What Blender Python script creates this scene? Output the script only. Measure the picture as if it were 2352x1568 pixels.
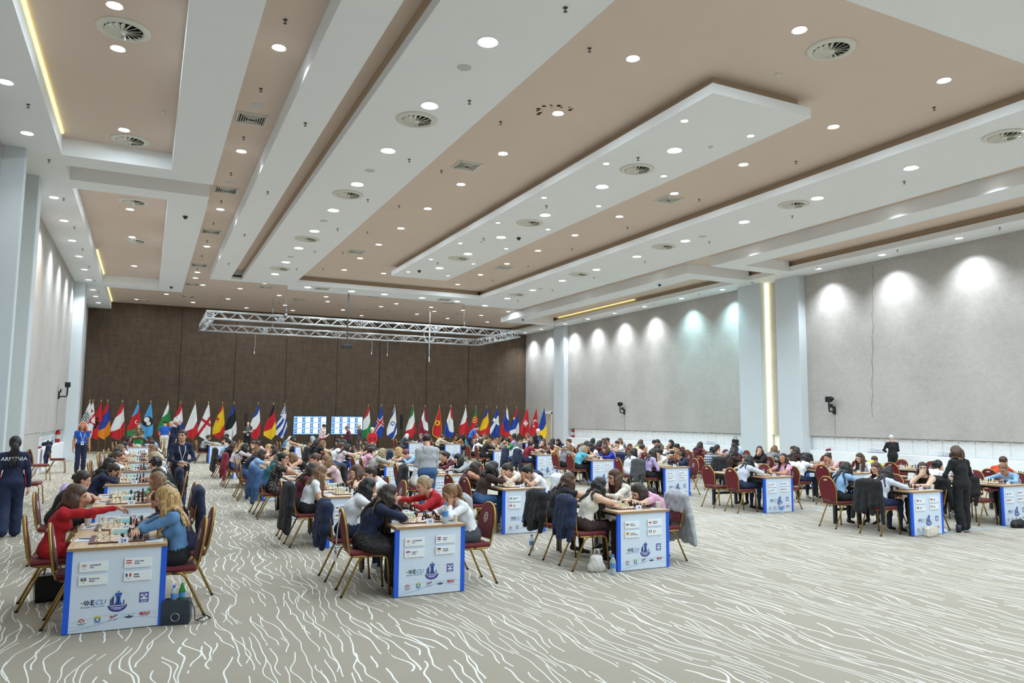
import bpy, math, random
import numpy as np
from mathutils import Vector, Matrix
for o in list(bpy.data.objects): bpy.data.objects.remove(o)
S = bpy.context.scene
COL = S.collection
random.seed(7)
R = math.radians
# ------------------------------------------------------------------ camera, world, exposure
YAW, PIT, ROL, FPX, CH = .45355835, .10238179, .00797339, 1715.0, 1.95
fw = Vector((math.sin(YAW)*math.cos(PIT), math.cos(YAW)*math.cos(PIT), math.sin(PIT)))
rt = Vector((math.cos(YAW), -math.sin(YAW), 0)); up = rt.cross(fw)
c_, s_ = math.cos(ROL), math.sin(ROL)
rt, up = c_*rt + s_*up, -s_*rt + c_*up
cam = bpy.data.cameras.new('camera'); camo = bpy.data.objects.new('camera', cam); COL.objects.link(camo)
cam.sensor_width = 36; cam.lens = FPX/2352*36; cam.clip_end = 200
camo.matrix_world = Matrix((( rt.x, up.x, -fw.x, 0), (rt.y, up.y, -fw.y, 0), (rt.z, up.z, -fw.z, CH), (0, 0, 0, 1)))
S.camera = camo
w = bpy.data.worlds.new('world'); S.world = w; w.use_nodes = True
w.node_tree.nodes['Background'].inputs[0].default_value = (.75, .88, 1, 1)
w.node_tree.nodes['Background'].inputs[1].default_value = .12
S.view_settings.view_transform = 'Standard'; S.view_settings.look = 'None'; S.view_settings.gamma = 1
S.view_settings.use_curve_mapping = False
S.view_settings.exposure = 0.22
LIGHT_K = 1.0        # multiplies every ceiling lamp

# ------------------------------------------------------------------ helpers
def lin(c):
    return tuple((x/12.92 if x <= .04045 else ((x+.055)/1.055)**2.4) for x in c)
def rgb(h): return lin(tuple(int(h[i:i+2], 16)/255 for i in (0, 2, 4)))
_M = {}
def mat(h, rough=.6, metal=0., emit=0., noise=0., nscale=20., bump=0., spec=.5, trans=0., coat=0., sheen=0.):
    key = (h, rough, metal, emit, noise, nscale, bump, spec, trans, coat, sheen)
    if key in _M: return _M[key]
    m = bpy.data.materials.new('mat_'+h); m.use_nodes = True
    nt = m.node_tree; b = nt.nodes['Principled BSDF']; c = rgb(h)
    b.inputs['Base Color'].default_value = (*c, 1); b.inputs['Roughness'].default_value = rough
    b.inputs['Metallic'].default_value = metal; b.inputs['Specular IOR Level'].default_value = spec
    if trans: b.inputs['Transmission Weight'].default_value = trans; b.inputs['IOR'].default_value = 1.33
    if coat: b.inputs['Coat Weight'].default_value = coat
    if sheen: b.inputs['Sheen Weight'].default_value = sheen
    if emit:
        b.inputs['Emission Color'].default_value = (*c, 1); b.inputs['Emission Strength'].default_value = emit
    if noise or bump:
        tc = nt.nodes.new('ShaderNodeTexCoord'); n = nt.nodes.new('ShaderNodeTexNoise')
        n.inputs['Scale'].default_value = nscale; n.inputs['Detail'].default_value = 4
        nt.links.new(tc.outputs['Object'], n.inputs['Vector'])
        if noise:
            mx = nt.nodes.new('ShaderNodeMix'); mx.data_type = 'RGBA'
            mx.inputs[6].default_value = (*[x*(1-noise) for x in c], 1)
            mx.inputs[7].default_value = (*[min(1, x*(1+noise)) for x in c], 1)
            nt.links.new(n.outputs['Fac'], mx.inputs[0]); nt.links.new(mx.outputs[2], b.inputs['Base Color'])
        if bump:
            bp = nt.nodes.new('ShaderNodeBump'); bp.inputs['Strength'].default_value = bump; bp.inputs['Distance'].default_value = .01
            nt.links.new(n.outputs['Fac'], bp.inputs['Height']); nt.links.new(bp.outputs[0], b.inputs['Normal'])
    _M[key] = m
    return m
class G:
    'small node graph builder'
    def __init__(s, name):
        s.m = bpy.data.materials.new(name); s.m.use_nodes = True; s.nt = s.m.node_tree; s.b = s.nt.nodes['Principled BSDF']
    def n(s, t, **k):
        x = s.nt.nodes.new('ShaderNode'+t)
        for a, v in k.items(): setattr(x, a, v)
        return x
    def l(s, a, b): s.nt.links.new(a, b)
    def put(s, sock, v):
        if hasattr(v, 'is_output') or hasattr(v, 'links'): s.l(v, sock)
        else: sock.default_value = v
    def math(s, op, a, b=None, c=None, clamp=False):
        x = s.n('Math', operation=op); x.use_clamp = clamp
        s.put(x.inputs[0], a)
        if b is not None: s.put(x.inputs[1], b)
        if c is not None: s.put(x.inputs[2], c)
        return x.outputs[0]
    def obj(s, kind='Object'):
        t = s.n('TexCoord'); sp = s.n('SeparateXYZ'); s.l(t.outputs[kind], sp.inputs[0]); return t.outputs[kind], sp.outputs
    def comb(s, x, y, z):
        c = s.n('CombineXYZ'); s.put(c.inputs[0], x); s.put(c.inputs[1], y); s.put(c.inputs[2], z); return c.outputs[0]
    def noise(s, vec, scale, detail=2., rough=.5):
        x = s.n('TexNoise'); x.inputs['Scale'].default_value = scale; x.inputs['Detail'].default_value = detail
        x.inputs['Roughness'].default_value = rough
        s.l(vec, x.inputs['Vector']); return x.outputs['Fac']
    def ramp(s, fac, stops, interp='LINEAR'):
        x = s.n('ValToRGB'); cr = x.color_ramp; cr.interpolation = interp
        while len(cr.elements) > 1: cr.elements.remove(cr.elements[-1])
        cr.elements[0].position = stops[0][0]; cr.elements[0].color = (*rgb(stops[0][1]), 1)
        for p, h in stops[1:]:
            e = cr.elements.new(p); e.color = (*rgb(h), 1)
        s.put(x.inputs[0], fac); return x.outputs[0]
    def mix(s, f, a, b):
        x = s.n('Mix', data_type='RGBA'); s.put(x.inputs[0], f)
        for i, v in ((6, a), (7, b)):
            if isinstance(v, str): x.inputs[i].default_value = (*rgb(v), 1)
            else: s.l(v, x.inputs[i])
        return x.outputs[2]
    def base(s, c, rough=.6):
        s.put(s.b.inputs['Base Color'], c if not isinstance(c, str) else (*rgb(c), 1)); s.b.inputs['Roughness'].default_value = rough
    def bump(s, h, strength=.3, dist=.01):
        x = s.n('Bump'); x.inputs['Strength'].default_value = strength; x.inputs['Distance'].default_value = dist
        s.l(h, x.inputs['Height']); s.l(x.outputs[0], s.b.inputs['Normal'])
def mesh_np(name, V, F, mi=None, mats=(), smooth=False):
    me = bpy.data.meshes.new(name)
    V = np.asarray(V, np.float32)
    if isinstance(F, np.ndarray) and F.ndim == 2:
        n = F.shape[1]; me.vertices.add(len(V)); me.vertices.foreach_set('co', V.ravel())
        me.loops.add(F.size); me.loops.foreach_set('vertex_index', F.astype(np.int32).ravel())
        me.polygons.add(len(F)); me.polygons.foreach_set('loop_start', np.arange(0, F.size, n, dtype=np.int32))
    else:
        me.from_pydata([tuple(v) for v in V.tolist()], [], F)
    for m in mats: me.materials.append(m)
    if mi is not None and len(me.polygons): me.polygons.foreach_set('material_index', np.asarray(mi, np.int32))
    me.polygons.foreach_set('use_smooth', np.full(len(me.polygons), bool(smooth)))
    me.update(calc_edges=True)
    return me
class MB:
    def __init__(s): s.v = []; s.f = []; s.m = []
    def add(s, vs, fs, mi=0):
        k = len(s.v); s.v += [tuple(v) for v in vs]; s.f += [tuple(i+k for i in f) for f in fs]; s.m += [mi]*len(fs); return s
    def box(s, x0, y0, z0, x1, y1, z1, mi=0, M=None):
        vs = [Vector(p) for p in ((x0,y0,z0),(x1,y0,z0),(x1,y1,z0),(x0,y1,z0),(x0,y0,z1),(x1,y0,z1),(x1,y1,z1),(x0,y1,z1))]
        if M is not None: vs = [M @ v for v in vs]
        return s.add(vs, [(0,3,2,1),(4,5,6,7),(0,1,5,4),(1,2,6,5),(2,3,7,6),(3,0,4,7)], mi)
    def rbox(s, x0, y0, z0, x1, y1, z1, b=.01, mi=0, M=None):
        'box with chamfered edges'
        P = []
        xs, ys, zs = (x0, x1), (y0, y1), (z0, z1); idx = {}
        for i in (0,1):
            for j in (0,1):
                for k in (0,1):
                    sx, sy, sz = (1-2*i), (1-2*j), (1-2*k)
                    for a in range(3):
                        p = [xs[i], ys[j], zs[k]]
                        for c in range(3):
                            if c != a: p[c] += (sx, sy, sz)[c]*b
                        idx[i, j, k, a] = len(P); P.append(Vector(p))
        F = []
        def q(*ids): F.append(tuple(ids))
        for a in range(3):
            o = [c for c in range(3) if c != a]
            for e in (0,1):
                def g(u, v):
                    t = [0,0,0]; t[a] = e; t[o[0]] = u; t[o[1]] = v; return idx[t[0], t[1], t[2], a]
                q(g(0,0), g(1,0), g(1,1), g(0,1))
            for u in (0,1):
                for v in (0,1):
                    def h(e, aa):
                        t = [0,0,0]; t[a] = e; t[o[0]] = u; t[o[1]] = v; return idx[t[0], t[1], t[2], aa]
                    q(h(0, o[0]), h(1, o[0]), h(1, o[1]), h(0, o[1]))
        for i in (0,1):
            for j in (0,1):
                for k in (0,1): q(*[idx[i,j,k,a] for a in range(3)])
        c = Vector(((x0+x1)/2, (y0+y1)/2, (z0+z1)/2)); F2 = []
        for f in F:
            n = (P[f[1]]-P[f[0]]).cross(P[f[2]]-P[f[0]]); m_ = sum((P[i] for i in f), Vector())/len(f)
            F2.append(f if n.dot(m_-c) > 0 else f[::-1])
        if M is not None: P = [M @ p for p in P]
        return s.add(P, F2, mi)
    def tube(s, pts, r, n=8, mi=0, caps=True, closed=False, flat=1.):
        pts = [Vector(p) for p in pts]; N = len(pts); rs = r if isinstance(r, (list, tuple)) else [r]*N
        prev = None; rings = []
        for i, p in enumerate(pts):
            if closed: t = (pts[(i+1) % N]-pts[i-1]).normalized()
            else: t = (pts[min(i+1, N-1)]-pts[max(i-1, 0)]).normalized()
            if prev is None: a = Vector((0,0,1)) if abs(t.z) < .9 else Vector((1,0,0)); u = t.cross(a).normalized()
            else: u = (prev - t*prev.dot(t)).normalized()
            prev = u; v = t.cross(u)
            rings.append([p + (u*math.cos(2*math.pi*k/n) + v*flat*math.sin(2*math.pi*k/n))*rs[i] for k in range(n)])
        vs = [q for g in rings for q in g]; fs = []
        for i in range(N if closed else N-1):
            a = i*n; b = ((i+1) % N)*n
            for k in range(n): fs.append((a+k, a+(k+1) % n, b+(k+1) % n, b+k))
        if caps and not closed:
            fs.append(tuple(range(n))[::-1]); fs.append(tuple(range((N-1)*n, N*n)))
        return s.add(vs, fs, mi)
    def lathe(s, prof, n=16, mi=0, c=(0,0,0), M=None, caps=True):
        vs = []
        for r, z in prof:
            for k in range(n): vs.append(Vector((c[0]+r*math.cos(2*math.pi*k/n), c[1]+r*math.sin(2*math.pi*k/n), c[2]+z)))
        fs = []
        for i in range(len(prof)-1):
            for k in range(n): fs.append((i*n+k, i*n+(k+1) % n, (i+1)*n+(k+1) % n, (i+1)*n+k))
        if caps: fs.append(tuple(range(n))[::-1]); fs.append(tuple(range((len(prof)-1)*n, len(prof)*n)))
        if M is not None: vs = [M @ v for v in vs]
        return s.add(vs, fs, mi)
    def prism(s, poly, y0, y1, mi=0, M=None):
        'polygon in the xz plane (counter clockwise seen from -y), extruded along y'
        n = len(poly)
        vs = [Vector((x, y0, z)) for x, z in poly] + [Vector((x, y1, z)) for x, z in poly]
        fs = [tuple(range(n)), tuple(range(n, 2*n))[::-1]] + [(i, i+n, (i+1) % n+n, (i+1) % n) for i in range(n)]
        if M is not None: vs = [M @ v for v in vs]
        return s.add(vs, fs, mi)
    def me(s, name, mats, smooth=False):
        return mesh_np(name, s.v, s.f, s.m, mats if isinstance(mats, (list, tuple)) else [mats], smooth)
    def build(s, name, mats, parent=None, smooth=False, loc=None):
        return put(name, s.me(name, mats, smooth), parent, loc)
def put(name, me, parent=None, loc=None, rz=0.):
    o = bpy.data.objects.new(name, me); COL.objects.link(o)
    if parent is not None: o.parent = parent
    if loc is not None: o.location = loc
    if rz: o.rotation_euler = (0, 0, rz)
    return o
def tag(o, label=None, cat=None, group=None, kind=None):
    if label: o['label'] = label
    if cat: o['category'] = cat
    if group: o['group'] = group
    if kind: o['kind'] = kind
    return o
def empty(name, loc=(0,0,0), rz=0., label=None, cat=None, group=None):
    o = bpy.data.objects.new(name, None); COL.objects.link(o); o.location = loc; o.rotation_euler = (0, 0, rz)
    o.empty_display_size = .1
    return tag(o, label, cat, group)
def copy_tree(o, parent=None, kids=None):
    c = o.copy(); COL.objects.link(c); c.parent = parent
    for ch in KIDS.get(o.name, []) if kids is None else kids: copy_tree(ch, c)
    return c
KIDS = {}
def freeze(root):
    'remember the children of a prototype so copying is quick'
    def rec(o):
        KIDS[o.name] = [c for c in o.children]
        for c in o.children: rec(c)
    rec(root)
def struct(o, label=None): o['kind'] = 'structure'; 
# ------------------------------------------------------------------ room
K = 1.06                       # ceiling plan was measured at 7.4 m, the real soffit is higher
ZS, ZU, ZL = 7.73, 8.12, 7.92  # soffit, upper ceiling, top of the white lip
XL, XR, YB = -3.07, 23.5, 46.0
LEDGE = .81
def plaster(name, h, bump=.04):
    g = G(name); t, _ = g.obj(); n = g.noise(t, 1.2, 5)
    g.base(g.mix(g.math('MULTIPLY', n, .35), h, '%02x%02x%02x' % tuple(max(0, int(h[i:i+2], 16)-16) for i in (0, 2, 4))), .75)
    g.bump(g.noise(t, 60, 3), bump, .004); return g.m
M_white = plaster('white_plaster', 'f3f6f8'); M_tan = plaster('tan_ceiling_paint', 'dfccbd')
M_pier = plaster('pier_plaster', 'd3dade'); M_brown = plaster('brown_cove_band', 'bba58c')  # recessed band above the lip is browner than the ceiling
def stucco():
    g = G('stucco'); t, sp = g.obj(); n = g.noise(t, .5, 6, .6); n2 = g.noise(t, 9, 6, .65)
    v = g.comb(g.math('MULTIPLY', sp[0], 3), g.math('MULTIPLY', sp[1], 3), g.math('MULTIPLY', sp[2], 12)); n3 = g.noise(v, 1.2, 4)
    f = g.math('ADD', g.math('MULTIPLY', n, .5), g.math('ADD', g.math('MULTIPLY', n2, .38), g.math('MULTIPLY', n3, .12)))
    g.base(g.ramp(f, [(.3, 'a39e99'), (.5, 'b5b0ab'), (.7, 'c3bfbb')]), .85)
    g.bump(n2, .3, .012); return g.m
M_stucco = stucco()
def carpet():
    g = G('carpet'); t, sp = g.obj()
    big = g.noise(t, .35, 2)
    # meander shared by neighbouring lines, then one column per line with its own wobble and gaps
    wob = g.noise(g.comb(g.math('MULTIPLY', sp[0], .9), g.math('MULTIPLY', sp[1], .55), 0.), 1., 1)
    u0 = g.math('ADD', g.math('MULTIPLY', sp[0], 8.8), g.math('MULTIPLY', wob, 6.))
    col = None
    for ph, sd, thr in ((0., 0., .43), (.5, 31.7, .53)):
        u = g.math('ADD', u0, ph)
        cell = g.math('FLOOR', u)
        fr = g.math('SUBTRACT', u, cell)
        a = g.noise(g.comb(g.math('MULTIPLY', cell, 7.31), g.math('MULTIPLY', sp[1], 1.7), sd), 1., 1)
        off = g.math('MULTIPLY', g.math('SUBTRACT', a, .5), 2.1)
        d = g.math('ABSOLUTE', g.math('SUBTRACT', g.math('SUBTRACT', fr, .5), off))
        line = g.math('LESS_THAN', d, .048)
        gap = g.noise(g.comb(g.math('MULTIPLY', cell, 13.7), g.math('MULTIPLY', sp[1], 1.55), sd+5), 1., 0)
        on = g.math('GREATER_THAN', gap, thr)
        x = g.math('MULTIPLY', line, on)
        col = x if col is None else g.math('MAXIMUM', col, x)
    fib = g.noise(t, 220, 2)
    basec = g.mix(big, '9b9181', 'a89e8e')
    basec = g.mix(g.math('MULTIPLY', fib, .35), basec, '837a6b')
    blot = g.math('MULTIPLY', g.math('SUBTRACT', g.noise(t, 1.7, 5), .42, clamp=True), 1.2, clamp=True)
    basec = g.mix(blot, basec, '8f8676')
    c = g.mix(col, basec, 'e9e9e2')
    g.base(c, .9); g.b.inputs['Sheen Weight'].default_value = .1
    g.bump(g.math('ADD', g.math('MULTIPLY', col, .6), fib), .3, .004)
    return g.m
fl = MB(); fl.add([(-6,-18,0),(28,-18,0),(28,47,0),(-6,47,0)], [(0,1,2,3)])
struct(fl.build('floor', carpet()))
# blue cable-cover tapes across the carpet
def k(v): return v*K
# upper ceiling
c = MB(); c.box(XL-1, -17, ZU, XR+1, YB+.6, ZU+.2); struct(c.build('ceiling', M_tan))
TR = [0]
def slab(x0, y0, x1, y1, lip=None, name='trim'):
    'white ceiling slab; sides in lip get a brown recessed band above the white lip'
    TR[0] += 1; b = MB()
    x0, y0, x1, y1 = [v*K for v in (x0, y0, x1, y1)]
    return x0, y0, x1, y1
def soff(rects, lips, n):
    'one white soffit: union of rectangles; the recess is .16 m behind the lip on the sides listed'
    b = MB(); nb = 0
    for (x0, y0, x1, y1), lp in zip(rects, lips):
        x0, y0, x1, y1 = x0*K, y0*K, x1*K, y1*K
        if not lp: b.box(x0, y0, ZS, x1, y1, ZU-.002, 0); continue
        b.box(x0, y0, ZS, x1, y1, ZL, 0)
        d = .16
        b.box(x0+(d if 'l' in lp else 0), y0+(d if 'f' in lp else 0), ZL-.002, x1-(d if 'r' in lp else 0), y1-(d if 'b' in lp else 0), ZU-.002, 1)
    struct(b.build('trim_%d' % n, [M_white, M_brown]))
X0, X1 = XL/K-.2, XR/K+.2
soff([(X0, -15.5, -1.87, 43.4)], [None], 1)                                     # left soffit by the wall
soff([(-1.87, 17.9, 1.15, 18.65), (-1.87, 19.75, 1.15, 20.5), (-1.87, 35.1, 1.17, 36.0)], [None]*3, 2)
soff([(.24, -15.5, 1.15, 17.9), (.23, 20.5, 1.17, 35.1)], [None]*2, 3)
soff([(2.03, -15.5, 2.77, 31.85), (2.77, 31.4, 3.2, 31.85)], [None]*2, 4)       # narrow beam left of the panel
soff([(3.2, -15.5, 5.24, 31.85)], ['r'], 5)                                      # wide panel
soff([(5.24, 31.3, 13.56, 32.9)], ['f'], 6)                                   # far side of the big coffer
soff([(13.56, -15.5, 16.6, 33.3)], ['l'], 7)
soff([(5.24, -15.5, 13.56, 6.4)], [None], 8)
soff([(8.27, 9.35, 10.54, 27.7)], ['lrfb'], 9)                               # floating panel
soff([(17.88, -16, 18.85, 20.5), (18.85, 19.85, 21.0, 20.5), (18.9, 21.9, 21.0, 22.7), (17.95, 21.9, 18.9, 38.3), (18.9, 37.6, 21.0, 38.3)], [None]*5, 10)
soff([(21.0, -15.5, X1, 43.4)], ['l'], 11)                                       # right soffit
# slot grille at the far end of the deep channel
b = MB(); b.box(2.79*K, 31.3*K, ZS+.10, 3.18*K, 31.38*K, ZS+.16); struct(b.build('trim_12', mat('151515')))
# walls
def wall_x(x, out, spans, name):
    'stucco wall with its niche: stucco above the niche, tiles inside, flush ledge block below'
    b = MB()
    for y0, y1 in spans: b.box(min(x, x+out*.5), y0, 1.36, max(x, x+out*.5), y1, ZS+.01)
    struct(b.build(name, M_stucco))
wall_x(XL, -1, [(19.0, 37.2), (37.2, YB)], 'wall_left'); wall_x(XR, 1, [(-16.5, 40.3)], 'wall_right')
b = MB(); b.box(XL-.5, -16.5, 0, XL, 19.0, ZS+.01); struct(b.build('wall_left_front', M_stucco))
b = MB(); b.box(XL-.5, 37.5, 0, XL, YB, 1.36); b.box(XL-.5, 21.5, 0, XL, 28.7, 1.37); struct(b.build('wall_left_back', M_stucco))
b = MB(); b.box(XR, 41.6, 0, XR+.5, 42.2, ZS+.01); b.box(XR, 42.2, 2.35, XR+.5, 43.6, ZS+.01); b.box(XR, 43.6, 0, XR+.5, YB, ZS+.01)
b.box(XR, 40.2, 1.36, XR+.5, 41.6, ZS+.01); b.box(XR, 40.3, 0, XR+.5, 41.6, 1.37); struct(b.build('wall_right_back', M_stucco))
b = MB(); b.box(XL-.6, -16.7, 0, XR+.6, -16.5, ZU+.1); struct(b.build('wall_front', M_stucco))
# pilasters (plain white piers) with the lit recesses between pairs
def pier(x0, x1, y0, y1, n):
    b = MB(); b.rbox(x0, y0, 0, x1, y1, ZS+.005, .012); struct(b.build('trim_%d' % n, M_pier))
pier(XL-.3, -2.64, 18.85, 19.1, 20); pier(XL-.3, -2.62, 20.95, 21.55, 21); pier(XL-.5, -2.65, 37.2, 38.4, 22)
pier(23.12, 24, 21.45, 22.65, 23); pier(23.05, 24, 23.45, 24.75, 24); pier(23.2, 24, 40.2, 41.5, 25)
pier(XL-.3, -2.64, -7, -5.5, 26)
b = MB(); b.box(XL-.02, 19.1, 0, XL+.06, 20.95, ZS); struct(b.build('trim_27', plaster('recess_light_tint', 'cfcbb4')))  # yellowish light in this recess is painted into the plaster colour
# lit strips in the recess
strip_m = mat('fbf7c8', emit=2.4)
b = MB(); b.box(23.36, 23.36, .05, 23.46, 23.44, ZS-.02)
tag(b.build('light_strip', strip_m), 'tall thin yellow-white light strip between the two right pilasters', 'light')
# ledges
def ledge(x, xi, y0, y1, n):
    b = MB(); b.rbox(min(x, xi), y0, 0, max(x, xi), y1, LEDGE, .012); struct(b.build('trim_%d' % n, M_white))
ledge(XL, XL-.5, 28.7, 37.2, 30); ledge(XR, XR+.5, -16.5, 21.45, 31); ledge(XR, XR+.5, 24.75, 40.2, 32)
# wave relief tiles in the niches
def tile_mesh(out):
    n = 12; m_ = 24; V = []; F = []
    for j in range(m_+1):
        for i in range(n+1):
            yy = i/n; zz = j/m_
            arc = .18*math.sin(math.pi*yy)
            ph = (zz*3 + arc*.9) % 1.0
            d = .045*(ph**1.6)*math.sin(math.pi*min(1, max(0, yy)))**.4
            if i in (0, n) or j in (0, m_): d = 0
            V.append((out*d, yy*.53, zz*.53))
    for j in range(m_):
        for i in range(n):
            a = j*(n+1)+i; q = (a, a+1, a+n+2, a+n+1); F.append(q if out > 0 else q[::-1])
    return mesh_np('wave_tile', V, np.array(F), None, [mat('f4f6f8', rough=.3)], False)
tl, tr_ = tile_mesh(1), tile_mesh(-1)
wl = bpy.data.objects['wall_left']; wr = bpy.data.objects['wall_right']
y = 28.7
b = MB(); b.box(XL-.5, 21, LEDGE-.1, XL-.30, 38, 1.4); b.build('niche_back', M_white, wl)
while y < 37.1: put('wall_tile', tl, wl, (XL-.29, y, LEDGE+.01)); y += .54
b = MB(); b.box(XR+.20, -16.5, LEDGE-.1, XR+.5, 41, 1.4); b.build('niche_back', M_white, wr)
for y0, y1 in ((8.0, 21.2), (24.9, 40.0)):
    y = y0
    while y < y1: put('wall_tile', tr_, wr, (XR+.19, y, LEDGE+.01)); y += .54
# crack on the right wall
b = MB(); pts = [(XR-.004, 18.28+.03*math.sin(i*1.7)+.012*i, 7.6-i*.22) for i in range(26)]
b.tube(pts, [.006+.004*math.sin(i*2.1)**2 for i in range(26)], 5); b.build('plaster_crack', mat('8b8783', rough=1), wr)
# door on the far right wall
b = MB(); b.box(XR-.05, 42.2, 0, XR, 42.3, 2.35); b.box(XR-.05, 43.5, 0, XR, 43.6, 2.35); b.box(XR-.05, 42.2, 2.25, XR, 43.6, 2.4)
d = b.build('door_1', mat('e9e7df')); struct(d)
b = MB(); b.box(XR, 42.3, 0, XR+.06, 43.5, 2.28); b.build('door_leaf', mat('cfc4a2', rough=.4), d)
b = MB(); b.tube([(XR-.03, 42.42, 1.0), (XR-.06, 42.42, 1.0), (XR-.06, 42.55, 1.0)], .012, 6); b.build('door_handle', mat('bfbfbf', metal=1, rough=.3), d)
# back curtain wall: eight tall brown fabric panels
def curtain_mat():
    g = G('brown_curtain'); t, sp = g.obj()
    wrk = g.noise(g.comb(g.math('MULTIPLY', sp[0], 3.), 0., g.math('MULTIPLY', sp[2], .8)), 1.5, 6, .7)
    wav = g.noise(g.comb(g.math('MULTIPLY', sp[0], .5), 0., g.math('MULTIPLY', sp[2], 2.5)), 2.2, 5, .7)
    f = g.math('ADD', g.math('MULTIPLY', wrk, .6), g.math('MULTIPLY', wav, .4))
    g.base(g.ramp(f, [(.3, '40332a'), (.52, '574635'), (.72, '705b47')]), .8)
    g.b.inputs['Sheen Weight'].default_value = .15
    g.bump(f, .9, .05); return g.m
M_cur = curtain_mat()
b = MB(); b.box(XL-.5, YB+.1, 0, XR+.5, YB+.4, ZU+.1); struct(b.build('wall_back', mat('5d4c3c')))
wb = bpy.data.objects['wall_back']


seams = [XL, 1.6, 4.52, 7.4, 10.45, 13.13, 16.27, 19.21, XR]
for i in range(len(seams)-1):
    x0, x1 = seams[i]+.015, seams[i+1]-.015; nx = max(4, int((x1-x0)*5)); nz = 26; V = []; F = []; ph = random.random()*9
    for j in range(nz+1):
        for a in range(nx+1):
            x = x0+(x1-x0)*a/nx; z = ZU*j/nz*.999
            V.append((x, YB+.02+.018*math.sin(x*2.9+ph)*(.4+.6*(1-z/ZU))+.012*math.sin(x*6.7+z*.6+ph)-(.03 if z < .1 else 0), z))
    for j in range(nz):
        for a in range(nx): q = j*(nx+1)+a; F.append((q, q+1, q+nx+2, q+nx+1))
    put('curtain_panel', mesh_np('curtain_panel', V, np.array(F), None, [M_cur], True), wb)
# ------------------------------------------------------------------ ceiling fixtures
M_em = mat('f4f8ff', emit=9.); M_rim = mat('e8e8e6', rough=.4)
def down_mesh(r):
    b = MB(); b.lathe([(r*1.22, -.012), (r*1.22, 0), (r, .002), (r, .03)][::-1], 20, caps=False); 
    a = MB(); a.lathe([(r*.99, -.006), (r*.99, -.003)], 20)
    return b.me('trim_ring', M_rim), a.me('lamp_disc', M_em)
D_big, D_small, D_tiny = down_mesh(.135), down_mesh(.10), down_mesh(.06)
LD = {}
def downlight(x, y, z, kind, power, label, group, tint=(.77, .91, 1)):
    o = empty('downlight', (x, y, z), 0, label, 'ceiling light', group)
    ms = {'b': D_big, 's': D_small, 't': D_tiny}[kind]
    put('trim_ring', ms[0], o); put('lamp_disc', ms[1], o)
    if power:
        key = (kind, power, tint)
        if key not in LD:
            L = bpy.data.lights.new('downlight_lamp', 'AREA'); L.shape = 'DISK'; L.size = .24 if kind == 'b' else .16
            L.energy = power*LIGHT_K; L.color = tint; L.spread = R(178 if power > 20 else 120); LD[key] = L
        l = bpy.data.objects.new('lamp', LD[key]); COL.objects.link(l); l.parent = o; l.location = (0, 0, -.02)
    return o
ORD = ['nearest', 'second nearest', 'third nearest', 'fourth nearest', 'fifth nearest', 'sixth nearest', 'seventh nearest', 'eighth nearest', 'ninth nearest', 'tenth nearest', 'eleventh nearest', 'twelfth nearest']
def row_word(i, base):
    return ORD[i-base] if i-base < len(ORD) else '%dth nearest' % (i-base+1)
def dl(pts, z, kind, power, label, group):
    pts = sorted(pts, key=lambda p: p[1]); vis = [p for p in pts if p[1] > 6.6]
    for x, y in pts:
        lb = label+', '+row_word(vis.index((x, y)), 0) if (x, y) in vis else 'added unseen downlight, %.1f m across and %.1f m back' % (x*K, -y*K)
        downlight(x*K, y*K, z, kind, power, lb, group)
P = 62
def back(x, ys, step): return [(x, ys-step*i) for i in range(1, int((ys+14)/step)+1)]  # rows carried on by unseen lamps, added to brighten camera-facing panels
dl([(4.2, 7.0+2.5*i) for i in range(0, 10)]+back(4.2, 7.0, 2.5), ZS, 'b', P, 'large round downlight in the wide white ceiling panel left of the coffer', 'downlights in the wide white panel')
dl([(9.4, 11.8), (9.4, 14.5), (9.4, 17.3), (9.4, 20.1), (9.4, 22.7), (9.4, 25.4)], ZS, 'b', P, 'large round downlight along the floating ceiling panel', 'large downlights of the floating panel')
dl([(8.6, 10.5), (10.2, 10.5), (10.2, 13.2), (8.6, 13.1), (8.6, 15.9), (10.2, 15.9), (8.6, 18.6), (10.2, 18.6), (8.6, 21.4), (10.2, 21.4), (8.6, 24.1), (10.2, 24.1), (8.6, 26.6), (10.2, 26.6)], ZS, 't', 0, 'tiny round spotlight near the edge of the floating ceiling panel', 'tiny spotlights of the floating panel')
dl([(14.6, 7.8+2.52*i) for i in range(0, 11)]+back(14.6, 7.8, 2.5), ZS, 'b', P, 'large round downlight in the white ceiling beam right of the coffer', 'downlights in the right white beam')
dl([(6.8, 7.1+2.46*i) for i in range(0, 10)]+[(8.4, 29.2)], ZU, 's', 38, 'round downlight in the tan coffer left of the floating panel', 'downlights in the left half of the tan coffer')
dl([(8.5, 7.7), (12.0, 7.8)]+[(12.0, 10.1+2.5*i) for i in range(0, 9)], ZU, 's', 38, 'round downlight in the tan coffer right of the floating panel', 'downlights in the right half of the tan coffer')
dl([(1.6, 11.8), (1.6, 17.0), (1.6, 22.2), (1.6, 27.4), (1.6, 32.6), (1.6, 34.0), (2.0, 35.7)], ZU, 's', 18, 'round downlight in the narrow tan channel at left', 'downlights in the left tan channel')
dl([(-.7, 8.0), (-.7, 11.6), (-.7, 13.0), (-.7, 16.8), (-.7, 21.6), (-.7, 23.4), (-.7, 27.1), (-.7, 32.4), (-.7, 41.8), (.6, 39.3)], ZU, 's', 30, 'round downlight in the tan recess beside the left wall', 'downlights in the left tan recesses')
dl([(17.4, 10.5), (17.4, 13.1), (17.4, 18.4), (17.3, 21.0), (17.4, 23.7), (17.4, 28.9), (17.4, 34.3)], ZU, 's', 18, 'round downlight in the narrow tan channel at right', 'downlights in the right tan channel')
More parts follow.
